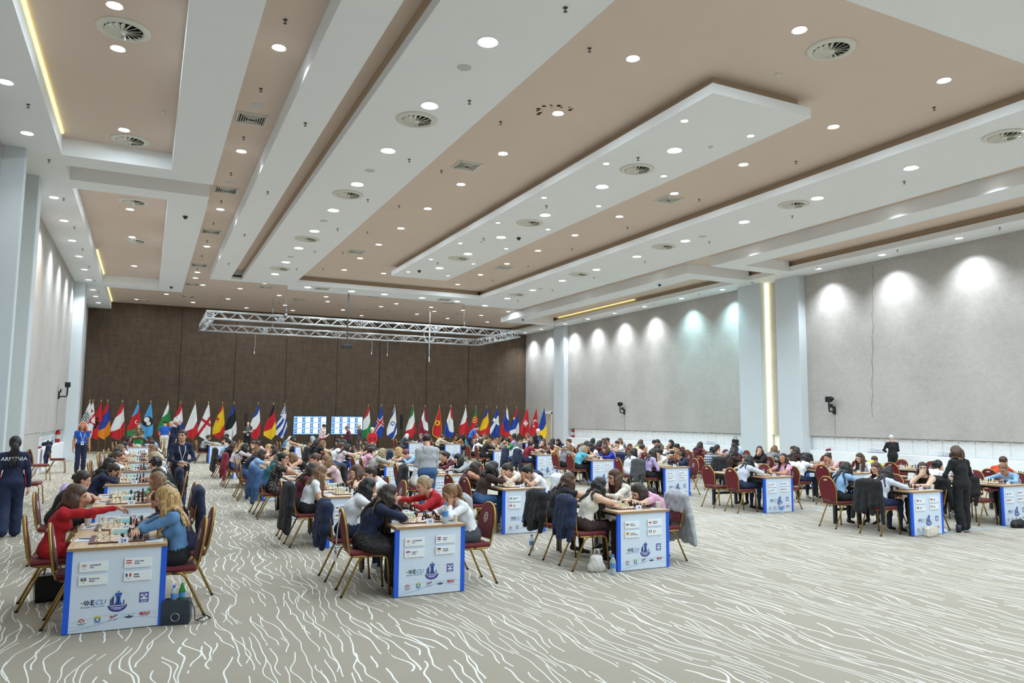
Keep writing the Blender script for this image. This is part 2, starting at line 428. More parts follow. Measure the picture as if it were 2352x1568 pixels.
dl([(1.9, 41.5), (3.6, 35.9), (4.4, 33.9), (3.4, 39.4), (5.5, 37.0), (6.3, 33.8), (7.6, 36.3), (8.0, 37.8), (9.4, 40.4), (10.9, 38.2), (11.3, 36.8), (13.5, 40.0), (13.3, 37.1), (14.0, 38.5), (15.7, 40.9), (15.2, 37.3), (16.9, 38.7), (18.4, 41.2), (10.9, 42.2), (7.0, 42.0), (6.3, 40.2), (4.6, 42.2), (17.6, 36.6)], ZU, 's', 26, 'round downlight in the flat ceiling before the brown curtain', 'downlights before the curtain')
dl([(5.9, 31.9), (7.8, 32.0), (9.3, 32.1), (11.1, 32.2), (12.9, 32.4)], ZS, 'b', 46, 'large round downlight in the white cross strip behind the coffer', 'downlights in the white cross strip')
dl([(8.6, y) for y in (5.2, 2.2, -.8, -3.8, -6.8, -9.8, -12.8)]+[(11.4, y) for y in (5.2, 2.2, -.8, -3.8, -6.8, -9.8, -12.8)]+[(18.4, y) for y in (5, 1, -3, -7, -11)], ZS, 'b', P, 'added unseen downlight over the front of the hall', 'added unseen downlights over the front of the hall')  # lamps out of view, added to light faces turned to the camera
# wall washers: recessed spots close to the side walls
def washer(x, y, tx, pw, label, group, tint=(.84, .94, 1)):
    o = downlight(x, y, ZS, 's', 0, label, group)
    key = ('w', pw, tint)
    if key not in LD:
        LD[key] = []
        for sz, bl, f_ in ((112, .6, .26), (86, .7, .32), (46, 1., .42)):     # reflector lamp: bright core, softer skirt
            L = bpy.data.lights.new('washer_lamp', 'SPOT'); L.energy = pw*f_*LIGHT_K; L.spot_size = R(sz); L.spot_blend = bl
            L.shadow_soft_size = .05; L.color = tint; LD[key].append(L)
    for L in LD[key]:
        l = bpy.data.objects.new('lamp', L); COL.objects.link(l); l.parent = o; l.location = (0, 0, -.03); l.rotation_euler = (0, tx*.3, 0)
for i, y in enumerate((8.6, 11.2, 13.8, 16.4, 19.0)): washer(22.83, y*K, -.10, 800, 'small wall-washing downlight above the near right wall, '+ORD[i], 'wall washers of the near right wall')
for i, y in enumerate((24.0, 26.7)): washer(22.83, y*K, -.10, 800, 'small cyan-tinted wall-washing downlight left of the double pilaster, '+ORD[i], 'cyan wall washers', (.55, .93, 1))
for i, y in enumerate((29.5, 32.1, 34.7, 37.2)): washer(22.83, y*K, -.10, 850, 'small wall-washing downlight above the middle of the right wall, '+ORD[i], 'wall washers of the middle right wall')
for i, y in enumerate((40.1, 42.3)): washer(22.83, y*K, -.10, 800, 'small wall-washing downlight above the right wall beside the flags, '+ORD[i], 'wall washers at the end of the right wall')
for i, y in enumerate((9.3, 11.8, 14.3, 16.8)): washer(-2.50, y*K, .12, 90, 'small wall-washing downlight above the near left wall, '+ORD[i], 'wall washers of the near left wall')
for i, y in enumerate((21.6, 24.1, 26.8, 29.4, 32.0, 34.4)):
    washer(-2.50, y*K, .12, 520, 'small warm wall-washing downlight above the left wall' if i == 1 else 'small cool wall-washing downlight above the left wall, '+ORD[i], None if i == 1 else 'wall washers of the middle left wall', (1, .84, .76) if i == 1 else (.85, .95, 1))
for i, y in enumerate((37.1, 39.1, 41.3)): washer(-2.50, y*K, .12, 420, 'small wall-washing downlight above the left wall beside the flags, '+ORD[i], 'wall washers at the end of the left wall')
# warm cove strips tucked along the coffer edges
M_cove = mat('f0e896', emit=2.2)
for x, y0, y1, wh in ((-1.87*K+.03, 9.0, 18.6, 'left recess, nearer part'), (-1.87*K+.03, 31.5, 36.9, 'left recess, farther part'), (-1.87*K+.03, 38.4, 45.6, 'left ceiling edge by the curtain'), (21.0*K+.12, 31.5, 39.5, 'right coffer beside the cyan-lit wall')):
    b = MB(); b.box(x-.012, y0, ZU-.035, x+.012, y1, ZU-.012); tag(b.build('cove_light', M_cove), 'thin warm yellow cove light along the '+wh, 'light')
# swirl diffusers, square vents, speakers, sprinklers, detectors, cameras
M_vent = mat('dedcd2', rough=.45); M_dark = mat('2a2a28', rough=.9)
b = MB(); b.lathe([(.40, -.002), (.40, -.012), (.30, -.04), (.28, -.012)], 32, caps=False); ring_me = b.me('outer_ring', M_vent, True)
b = MB(); b.lathe([(.285, -.004), (.285, -.002)], 32); back_me = b.me('dark_throat', M_dark)
b = MB(); b.lathe([(.0, -.064), (.05, -.06), (.065, -.04), (.065, -.004)], 20); hub_me = b.me('hub', M_vent, True)
b = MB(); Mx = Matrix.Rotation(R(38), 4, 'X'); b.box(.06, -.034, -.003, .275, .034, .003, 0, Matrix.Translation((0, 0, -.034)) @ Mx); blade_me = b.me('blade', M_vent)
CNT = {}
def nth(label):
    CNT[label] = CNT.get(label, -1)+1; return '%s, %s' % (label, row_word(CNT[label], 0))
def swirl(x, y, z, label, group):
    if group: label = nth(label)
    o = empty('swirl_diffuser', (x*K, y*K, z), 0, label, 'air vent', group)
    put('outer_ring', ring_me, o); put('dark_throat', back_me, o); put('hub', hub_me, o)
    for i in range(16): put('blade', blade_me, o, None, 2*math.pi*i/16)
for y in (12.3, 17.4, 22.5, 27.6): swirl(-.6, y, ZU, 'round swirl air diffuser in the tan recess beside the left wall', 'swirl diffusers at left')
swirl(9.4, 7.9, ZU, 'round swirl air diffuser in the tan coffer before the floating panel', None)
for y in (7.6, 12.7, 17.9, 23.1, 28.3): swirl(4.2, y, ZS, 'round swirl air diffuser in the wide white panel', 'swirl diffusers in the wide panel')
for y in (13.1, 18.2, 23.5): swirl(9.4, y, ZS, 'round swirl air diffuser in the floating ceiling panel', 'swirl diffusers in the floating panel')
for y in (8.3, 13.5, 18.8, 24.0, 29.3): swirl(14.5, y, ZS, 'round swirl air diffuser in the right white beam', 'swirl diffusers in the right beam')
fr = []
for kx in range(6):
    b = MB(); s0 = .30-.045*kx; zz = -.004-.004*kx
    for sx, sy in ((1,0),(-1,0),(0,1),(0,-1)):
        w_ = .012 if kx else .03
        if sx: b.box(min(sx*s0, sx*(s0-w_)), -s0, zz-.02, max(sx*s0, sx*(s0-w_)), s0, zz+.002)
        else: b.box(-s0, min(sy*s0, sy*(s0-w_)), zz-.02, s0, max(sy*s0, sy*(s0-w_)), zz+.002)
    fr.append(b.me('louvre', M_vent))
b = MB(); b.box(-.28, -.28, -.006, .28, .28, .001); vb = b.me('dark_throat', M_dark)
def vent(x, y, z, label, group=None):
    if group: label = nth(label)
    o = empty('square_vent', (x*K, y*K, z), 0, label, 'air vent', group)
    put('dark_throat', vb, o)
    for f in fr: put('louvre', f, o)
for y in (15.0, 20.2, 25.1, 31.0, 35.7, 39.5): vent(1.57, y, ZU, 'square louvred air vent in the narrow tan channel at left', 'vents of the left channel')
for x in (6.4, 12.2):
    for y in (15.6, 25.8): vent(x, y, ZU, 'square louvred air vent in the tan coffer %s of the floating panel, %s one' % ('left' if x < 8 else 'right', 'nearer' if y < 20 else 'farther'))
for y in (11.0, 16.2, 21.6, 26.9): vent(17.5, y, ZU, 'square louvred air vent in the narrow tan channel at right', 'vents of the right channel')
for x, y, z in ((6.5, 31.9, ZS), (12.2, 32.2, ZS)): vent(x, y, z, 'square louvred air vent in the white cross strip, %s one' % ('left' if x < 8 else 'right'))
for x, y in ((-.4, 42.0), (4.6, 34.9), (6.6, 37.8), (9.6, 35.0), (10.4, 39.6), (13.6, 35.2), (15.6, 38.7), (17.9, 35.6)): vent(x, y, ZU, 'square louvred air vent in the flat ceiling before the curtain', 'vents before the curtain')
b = MB(); b.lathe([(.10, -.012), (.115, -.008), (.12, 0)], 20); sp_me = b.me('round_speaker', mat('c9cac8', rough=.8))
for x, y, z in [(4.2, yy, ZS) for yy in (10.4, 15.9, 20.7, 26.0)]+[(14.7, 17.2, ZS), (14.7, 27.5, ZS), (1.6, 14.3, ZU), (1.6, 19.5, ZU), (1.6, 30.0, ZU)]:
    tag(put('ceiling_speaker', sp_me, None, (x*K, y*K, z)), nth('flat grey round ceiling speaker in the %s' % ('wide white panel' if x < 5 and z == ZS else 'right white beam' if x > 9 else 'left tan channel')), 'speaker', 'ceiling speakers of the '+('wide panel' if x < 5 and z == ZS else 'right beam' if x > 9 else 'left channel'))
b = MB(); b.lathe([(.035, 0), (.035, -.008), (.008, -.012), (.008, -.055), (.03, -.06), (.03, -.064)], 10); spr_me = b.me('sprinkler', mat('55534f', metal=.6, rough=.4))
sp = [(2.4, 9+4.8*i, ZS, 'narrow white beam at left') for i in range(5)]+[(4.75, 8.2+3.3*i, ZS, 'wide white panel') for i in range(7)]+[(6.0, 9.6+3.3*i, ZU, 'left half of the tan coffer') for i in range(7)] + \
     [(12.9, 8.6+3.3*i, ZU, 'right half of the tan coffer') for i in range(7)]+[(15.3, 11+3.3*i, ZS, 'right white beam') for i in range(7)]+[(9.0, 12.5+4*i, ZS, 'floating panel') for i in range(4)] + \
     [(1.55, 10.9+2.6*i, ZU, 'left tan channel') for i in range(9)]+[(-2.15, 12+3.2*i, ZS, 'strip above the left wall') for i in range(9)]+[(21.35, 12.5+3.2*i, ZS, 'strip above the right wall') for i in range(9)] + \
     [(3+2.9*i, 38.6+.9*(i % 2), ZU, 'flat ceiling before the curtain') for i in range(6)]
for x, y, z, wh in sp:
    tag(put('sprinkler', spr_me, None, (x*K, y*K, z)), nth('small dark pendent sprinkler head in the '+wh), 'sprinkler', 'sprinklers in the '+wh)
b = MB(); b.lathe([(.05, 0), (.05, -.02), (.042, -.035), (.03, -.045)], 14); sd_me = b.me('smoke_detector', mat('dcdad2', rough=.5))
for x, y, z, wh in ((.0, 15.4, ZU, 'left tan recess'), (9.9, 11.3, ZS, 'near end of the floating panel'), (9.1, 20.9, ZS, 'middle of the floating panel'), (.0, 28.5, ZU, 'farther left tan recess'), (9.3, 8.9, ZU, 'tan coffer before the floating panel')):
    tag(put('smoke_detector', sd_me, None, (x*K, y*K, z)), 'round off-white smoke detector in the '+wh, 'smoke detector')
b = MB(); b.lathe([(.07, 0), (.07, -.03), (.05, -.035), (.05, -.06), (.03, -.085), (.0, -.09)], 14, 0); cctv = b.me('dome_camera', mat('202020', rough=.2), True)
for x, y, z, wh in ((.7, 22.0, ZS, 'left white beam, nearer one'), (.7, 34.6, ZS, 'left white beam, farther one'), (9.9, 19.9, ZS, 'floating panel'), (8.9, 26.2, ZS, 'far end of the floating panel'), (18.5, 24.3, ZS, 'right box beam, nearer one'), (18.5, 36.6, ZS, 'right box beam, farther one')):
    tag(put('dome_camera', cctv, None, (x*K, y*K, z)), 'small black dome security camera on the '+wh, 'camera')
# damp patch with flaked paint round one coffer light
b = MB()
for i in range(22):
    a = random.uniform(2.3, 5.2); r = random.uniform(.33, .5); s0 = random.uniform(.01, .05)
    b.lathe([(s0, -.001), (s0, -.003)], 5, 0, (r*math.cos(a), r*math.sin(a)*.8, 0))
o = put('flaked_paint', b.me('flaked_paint', mat('4f463c', rough=1)), bpy.data.objects['ceiling'], (6.8*K, 12.02*K, ZU-.002))
# ------------------------------------------------------------------ lighting truss with its rods
TX0, TX1, TY0, TY1, TZ0, TZ1 = 2.35, 17.4, 35.2, 40.4, 6.22, 6.54
M_al = mat('dfe3e6', metal=.85, rough=.32)
tr = empty('lighting_truss', ((TX0+TX1)/2, (TY0+TY1)/2, TZ0), 0, 'silver rectangular box truss hanging on rods before the brown curtain', 'truss')
def at_tr(mb, name, par):
    M = Matrix.Translation((-(TX0+TX1)/2, -(TY0+TY1)/2, -TZ0)); mb.v = [tuple(M @ Vector(v)) for v in mb.v] if par is tr else mb.v
    return mb.build(name, M_al, par, True)
W_ = .32
br = MB(); br.tube([(0, 0, 0), (.36, 0, TZ1-TZ0)], .012, 5); br_a = br.me('brace', M_al, True)
br = MB(); br.tube([(0, 0, TZ1-TZ0), (.36, 0, 0)], .012, 5); br_b = br.me('brace', M_al, True)
br = MB(); br.tube([(0, 0, 0), (0, 0, TZ1-TZ0)], .012, 5); br_v = br.me('upright', M_al, True)
for (ax, p0, p1, q) in (('x', TX0, TX1, TY0), ('x', TX0, TX1, TY1), ('y', TY0, TY1, TX0), ('y', TY0, TY1, TX1)):
    b = MB()
    for dq in (-W_/2, W_/2):
        for z in (TZ0, TZ1):
            a_, e_ = ((p0-W_/2, q+dq, z), (p1+W_/2, q+dq, z)) if ax == 'x' else ((q+dq, p0-W_/2, z), (q+dq, p1+W_/2, z))
            b.tube([a_, e_], .026, 8)
    n = int((p1-p0)/.72)
    for i in range(n*2+1):       # flat lacing on top and bottom faces stays in the chord part
        t0 = p0+(p1-p0)*i/(n*2); t1 = t0+.36; s0 = W_/2 if i % 2 else -W_/2
        for z in (TZ0, TZ1):
            if t1 <= p1: b.tube([(t0, q-s0, z), (t1, q+s0, z)] if ax == 'x' else [(q-s0, t0, z), (q+s0, t1, z)], .010, 4)
    ch = at_tr(b, 'truss_span', tr)
    off = Vector((-(TX0+TX1)/2, -(TY0+TY1)/2, -TZ0))
    for i in range(n):
        for dq in (-W_/2, W_/2):
            for jj, mm in ((0, br_a), (1, br_b)):
                t0 = p0+(p1-p0)*i/n+.36*jj
                pos = Vector((t0, q+dq, TZ0)) if ax == 'x' else Vector((q+dq, t0, TZ0))
                put('brace', mm, ch, pos+off, 0 if ax == 'x' else math.pi/2)
            if i % 5 == 4:
                for e in (-.06, .02, .1):
                    t0 = p0+(p1-p0)*i/n+e
                    put('upright', br_v, ch, (Vector((t0, q+dq, TZ0)) if ax == 'x' else Vector((q+dq, t0, TZ0)))+off)
for i, (x, y, zt, wh) in enumerate(((5.5, 34.9, ZS, 'front left'), (14.4, 35.2, ZS, 'front right'), (5.7, 40.3, ZU, 'rear left'))):
    b = MB(); b.tube([(0, 0, TZ1-.05), (0, 0, zt)], .012, 6); b.rbox(-.06, -.12, TZ1-.06, .06, .12, TZ1+.06, .01); b.tube([(0, 0, TZ1+.0), (.05, 0, TZ1+.2), (0, 0, TZ1+.3)], .02, 6)
    tag(b.build('hanging_rod', mat('8b8f92', metal=.8, rough=.4), None, True, (x, y, 0)), 'thin grey hanging rod holding the truss at its %s' % wh, 'rod')
b = MB(); b.tube([(0, 0, 5.9), (0, 0, 7.15)], .035, 8); b.tube([(.34*math.cos(t)*1.0, 0, 6.75+.42*math.sin(t)) for t in [i*.35 for i in range(18)]], .014, 6)
b.tube([(-.3+.6*i/8, .02, 6.42-.1*math.sin(math.pi*i/8)) for i in range(9)], .03, 6); b.tube([(0, 0, 5.35), (0, 0, 5.9)], .015, 6); b.rbox(-.03, -.03, 5.15, .03, .03, 5.45, .008)
b.tube([(0, 0, 7.1), (0, 0, ZU)], .012, 6)
tag(b.build('chain_hoist', mat('e4e6e8', rough=.4), None, True, (14.6, 40.9, 0)), 'white chain hoist with a looped cable at the right part of the truss', 'hoist')
# projector on its black pole
pj = empty('projector', (8.32, 34.7, 5.15), 0, 'dark projector hanging from the ceiling on a long black pole', 'projector')
b = MB(); b.rbox(-.24, -.2, 0, .24, .2, .17, .03); b.build('body', mat('1d2226', rough=.4), pj)
b = MB(); b.lathe([(.05, -.2), (.05, -.24), (.035, -.245)], 14, M=Matrix.Rotation(-math.pi/2, 4, 'X') @ Matrix.Identity(4)); b.v = [(x+.1, -.21+.02*(abs(z) > .03), .085+z) for x, y, z in b.v]
MB().lathe([(.05, 0), (.05, .03)], 14, M=Matrix.Translation((.1, -.2, .085)) @ Matrix.Rotation(math.pi/2, 4, 'X')).build('lens', mat('0a0d12', rough=.1), pj)
b = MB(); b.tube([(0, 0, .3), (0, 0, ZS-5.15)], .03, 8); b.tube([(0, 0, .35), (-.12, 0, .17)], .012, 6); b.tube([(0, 0, .35), (.12, 0, .17)], .012, 6); b.tube([(0, 0, .35), (0, -.1, .17)], .012, 6)
b.build('pole', mat('24272b', rough=.5), pj)
for x, y, z0, wh in ((4.9, 40.56, 5.3, 'left'), (11.1, 40.56, 5.55, 'middle'), (12.0, 40.56, 5.5, 'right')):
    b = MB(); b.tube([(0, 0, TZ0), (.03, 0, (z0+TZ0)/2), (0, 0, z0)], .008, 5); b.rbox(-.025, -.02, z0-.14, .025, .02, z0, .006)
    tag(b.build('dangling_cable', mat('c9ccce', rough=.6), None, False, (x, y, 0)), 'short pale cable dangling below the truss, the %s one of three' % wh, 'cable')
# ------------------------------------------------------------------ people: signed distance bodies turned into one continuous mesh
def V3(*a): return np.array(a, float)
def nrm(v): v = np.asarray(v, float); return v/(np.linalg.norm(v)+1e-9)
def rotm(pitch, yaw, roll=0.):
    'columns: right, forward, up ; pitch>0 looks down, yaw>0 turns to the left (+x to the right)'
    cp, sp = math.cos(pitch), math.sin(pitch); cy, sy = math.cos(yaw), math.sin(yaw); cr, sr = math.cos(roll), math.sin(roll)
    Rx = np.array([[1,0,0],[0,cp,sp],[0,-sp,cp]]); Rz = np.array([[cy,-sy,0],[sy,cy,0],[0,0,1]]); Ry = np.array([[cr,0,sr],[0,1,0],[-sr,0,cr]])
    return Rz @ Rx @ Ry
class SDF:
    def __init__(s): s.p = []
    def cap(s, a, b, ra, rb, id, k=.03, fl=None):
        s.p.append(('c', np.asarray(a, float), np.asarray(b, float), ra, rb, id, k)); return s
    def ell(s, c, r, id, Rm=None, k=.03, cut=None):
        s.p.append(('e', np.asarray(c, float), np.asarray(r, float), np.eye(3) if Rm is None else np.asarray(Rm), None, id, k)); return s
    @staticmethod
    def dist(p, X, Y, Z):
        if p[0] == 'c':
            a, b = p[1], p[2]; d = b-a; L = max(d @ d, 1e-9)
            t = np.clip(((X-a[0])*d[0]+(Y-a[1])*d[1]+(Z-a[2])*d[2])/L, 0, 1)
            return np.sqrt((X-a[0]-t*d[0])**2+(Y-a[1]-t*d[1])**2+(Z-a[2]-t*d[2])**2)-(p[3]+(p[4]-p[3])*t)
        c, r, Rm = p[1], p[2], p[3]; x, y, z = X-c[0], Y-c[1], Z-c[2]
        u = (x*Rm[0,0]+y*Rm[1,0]+z*Rm[2,0])/r[0]; v = (x*Rm[0,1]+y*Rm[1,1]+z*Rm[2,1])/r[1]; w_ = (x*Rm[0,2]+y*Rm[1,2]+z*Rm[2,2])/r[2]
        k0 = np.sqrt(u*u+v*v+w_*w_)+1e-9; k1 = np.sqrt((u/r[0])**2+(v/r[1])**2+(w_/r[2])**2)+1e-9
        return k0*(k0-1)/k1
    def bounds(s, p, m):
        if p[0] == 'c':
            r = max(p[3], p[4])+m; return np.minimum(p[1], p[2])-r, np.maximum(p[1], p[2])+r
        r = p[2].max()+m; return p[1]-r, p[1]+r
    def at(s, P):
        X, Y, Z = P[:, 0], P[:, 1], P[:, 2]; D = None
        for p in s.p:
            d = s.dist(p, X, Y, Z); D = d if D is None else np.minimum(D, d)
        return D
    def mesh(s, h, fold=0., cloth=(), sub=(), seed=0.):
        lo = np.min([s.bounds(p, 0)[0] for p in s.p], 0)-2.5*h; hi = np.max([s.bounds(p, 0)[1] for p in s.p], 0)+2.5*h
        n = np.ceil((hi-lo)/h).astype(int)+1
        ax = [lo[i]+h*np.arange(n[i]) for i in range(3)]
        D = np.full(n, .12, np.float32); B = np.full(n, 9., np.float32); I = np.zeros(n, np.uint8)
        for p in s.p:
            a, b = s.bounds(p, max(3*h, .03)); i0 = np.clip(np.floor((a-lo)/h).astype(int), 0, n-1); i1 = np.clip(np.ceil((b-lo)/h).astype(int)+1, 1, n)
            sl = tuple(slice(i0[i], i1[i]) for i in range(3))
            X = ax[0][sl[0]][:, None, None]; Y = ax[1][sl[1]][None, :, None]; Z = ax[2][sl[2]][None, None, :]
            d = s.dist(p, X, Y, Z).astype(np.float32); o = D[sl]; kk = p[6]
            hh = np.maximum(kk-np.abs(o-d), 0); D[sl] = np.minimum(o, d)-hh*hh/(4*kk)
            bb = B[sl]; m_ = d < bb; bb[m_] = d[m_]; ii = I[sl]; ii[m_] = p[5]
        if fold:
            X = ax[0][:, None, None]; Y = ax[1][None, :, None]; Z = ax[2][None, None, :]
            f = np.sin(23*X+11*Z+seed+2*np.sin(17*Y+seed))*np.sin(19*Y-29*Z+2.2*np.sin(21*X+seed*2))+.5*np.sin(47*Z+9*np.sin(13*X+seed)+21*Y)
            D = D+np.where(np.isin(I, cloth), fold*f, 0).astype(np.float32)
        for p in sub: 
            X = ax[0][:, None, None]; Y = ax[1][None, :, None]; Z = ax[2][None, None, :]
            D = np.maximum(D, -s.dist(p, X, Y, Z).astype(np.float32))
        return surfnet(D, I, lo, h)
def surfnet(D, I, lo, h):
    ins = D < 0; nx, ny, nz = D.shape
    cs = np.zeros((nx-1, ny-1, nz-1), np.int8)
    C8 = [(i, j, k) for i in (0,1) for j in (0,1) for k in (0,1)]
    for i, j, k in C8: cs += ins[i:nx-1+i, j:ny-1+j, k:nz-1+k]
    act = np.argwhere((cs > 0) & (cs < 8))
    if not len(act): return np.zeros((0,3)), np.zeros((0,4), int), np.zeros(0, int)
    idx = np.full(cs.shape, -1, np.int32); idx[act[:,0], act[:,1], act[:,2]] = np.arange(len(act))
    val = {c: D[act[:,0]+c[0], act[:,1]+c[1], act[:,2]+c[2]] for c in C8}
    acc = np.zeros((len(act), 3)); cnt = np.zeros(len(act))
    for c in C8:
        for a in range(3):
            if c[a]: continue
            e = list(c); e[a] = 1; e = tuple(e); va, vb = val[c], val[e]; m_ = (va < 0) != (vb < 0)
            t = va/(va-vb+1e-12); P_ = np.zeros((len(act), 3)); P_[:] = c; P_[:, a] += t
            acc[m_] += P_[m_]; cnt[m_] += 1
    V = lo+h*(act+acc/cnt[:, None])
    vi = np.zeros(len(act), int); best = np.full(len(act), 9.)
    for c in C8:
        v = val[c]; m_ = np.abs(v) < best; best[m_] = np.abs(v[m_]); vi[m_] = I[act[m_,0]+c[0], act[m_,1]+c[1], act[m_,2]+c[2]]
    F = []
    for a in range(3):
        b, c = [(1, 2), (2, 0), (0, 1)][a]
        s0 = [slice(1, n-1) for n in D.shape]; s1 = list(s0); s0[a] = slice(0, D.shape[a]-1); s1[a] = slice(1, D.shape[a])
        A, Bv = ins[tuple(s0)], ins[tuple(s1)]; e = np.argwhere(A != Bv)
        if not len(e): continue
        base_ = e.copy(); base_[:, b] += 1; base_[:, c] += 1
        inn = A[e[:,0], e[:,1], e[:,2]]
        def ci(db, dc):
            q = base_.copy(); q[:, b] += db; q[:, c] += dc; return idx[q[:,0], q[:,1], q[:,2]]
        q = np.stack([ci(-1,-1), ci(0,-1), ci(0,0), ci(-1,0)], 1)
        q[~inn] = q[~inn][:, ::-1]; F.append(q)
    F = np.concatenate(F); F = F[(F >= 0).all(1)]
    return V, F, vi[F[:, 0]]
SKIN, TORSO, UPARM, FOREARM, THIGH, SHIN, SHOE, EYE, LIP, SHOULDER, BROW = range(11)
def ik(s, t, l1, l2, pole):
    s, t = np.asarray(s, float), np.asarray(t, float); d = t-s; L = np.linalg.norm(d); mx = (l1+l2)*.995
    if L > mx: t = s+d*(mx/L); d = t-s; L = mx
    x = (l1*l1-l2*l2+L*L)/(2*L); y = math.sqrt(max(l1*l1-x*x, 0)); u = d/L
    p = np.asarray(pole, float); p = p-u*(p @ u); p = nrm(p)
    return s+u*x+p*y, t
def hand(sd, wrist, f, nrmv, side, curl=.4, sp=.15, sc=1., k=.004):
    'five fingers: f = finger direction, nrmv = way the palm faces, side=+1 when the thumb is on +(f x n)'
    f = nrm(f); n_ = nrm(np.asarray(nrmv)-f*(np.asarray(nrmv) @ f)); s = np.cross(f, n_)*side; w0 = np.asarray(wrist, float)
    def P(a, b, c): return w0+(f*a+s*b+n_*c)*sc
    sd.cap(P(-.03, 0, 0), P(.01, 0, 0), .024*sc, .026*sc, SKIN, .01)
    sd.cap(P(.015, .018, 0), P(.075, .026, 0), .017*sc, .013*sc, SKIN, .012); sd.cap(P(.015, 0, 0), P(.08, .006, 0), .018*sc, .013*sc, SKIN, .012)
    sd.cap(P(.015, -.016, 0), P(.075, -.024, 0), .017*sc, .012*sc, SKIN, .012)
    for i, (b0, L) in enumerate(((.029, .070), (.010, .078), (-.009, .072), (-.027, .057))):
        ang = sp*(1.5-i)*.5; a0 = .078 if i < 3 else .070; pt = [P(a0, b0, 0)]; th = curl*.5; da, dc = 0., 0.
        x, z = a0, 0.
        for seg, fr in enumerate((.45, .30, .25)):
            x += math.cos(th)*L*fr; z += math.sin(th)*L*fr; pt.append(P(x, b0+math.sin(ang)*(x-a0), z)); th += curl*.8
        r = .0092-.0006*(i == 3)
        for q in range(3): sd.cap(pt[q], pt[q+1], (r-.0007*q)*sc, (r-.0007*(q+1))*sc, SKIN, k)
    t0, t1, t2, t3 = P(.012, .022, .004), P(.040, .048, .014), P(.064, .058, .022+.01*curl), P(.084, .058, .030+.02*curl)
    sd.cap(t0, t1, .015*sc, .012*sc, SKIN, .012); sd.cap(t1, t2, .011*sc, .0098*sc, SKIN, k); sd.cap(t2, t3, .0098*sc, .008*sc, SKIN, k)
def head_sdf(hc, Rh, male=False, near=False):
    s = SDF()
    def T(x, y, z): return hc+Rh @ V3(x, y, z)
    s.ell(T(0, -.012, .030), (.076, .094, .086), SKIN, Rh, .02)
    s.ell(T(0, .030, -.020), (.062, .066, .082), SKIN, Rh, .03)
    s.ell(T(0, .048, -.072), (.040 if not male else .048, .040, .034), SKIN, Rh, .03)
    s.cap(T(-.045, .01, -.055), T(-.018, .062, -.088), .022, .016, SKIN, .03); s.cap(T(.045, .01, -.055), T(.018, .062, -.088), .022, .016, SKIN, .03)
    s.cap(T(-.045, .066, .026), T(.045, .066, .026), .014, .014, SKIN, .02)
    s.cap(T(0, .088, .012), T(0, .106, -.022), .008, .012, SKIN, .012)
    s.cap(T(-.010, .094, -.028), T(.010, .094, -.028), .009, .009, SKIN, .01)
    s.ell(T(-.036, .068, -.025), (.020, .016, .018), SKIN, Rh, .02); s.ell(T(.036, .068, -.025), (.020, .016, .018), SKIN, Rh, .02)
    for sx in (-1, 1):
        s.ell(T(sx*.076, -.004, -.008), (.009, .020, .031), SKIN, Rh, .006)
        s.ell(T(sx*.031, .0775, .006), (.0115, .009, .0058) if near else (.009, .009, .005), EYE, Rh, .003)
        if near: s.cap(T(sx*.018, .087, .026), T(sx*.046, .078, .029), .0036, .0028, BROW, .004)
    s.cap(T(-.018, .083, -.054), T(.018, .083, -.054), .0058, .0052, LIP, .005)
    s.cap(T(0, -.02, -.06), T(0, -.035, -.15), .050, .050, SKIN, .03)
    return s
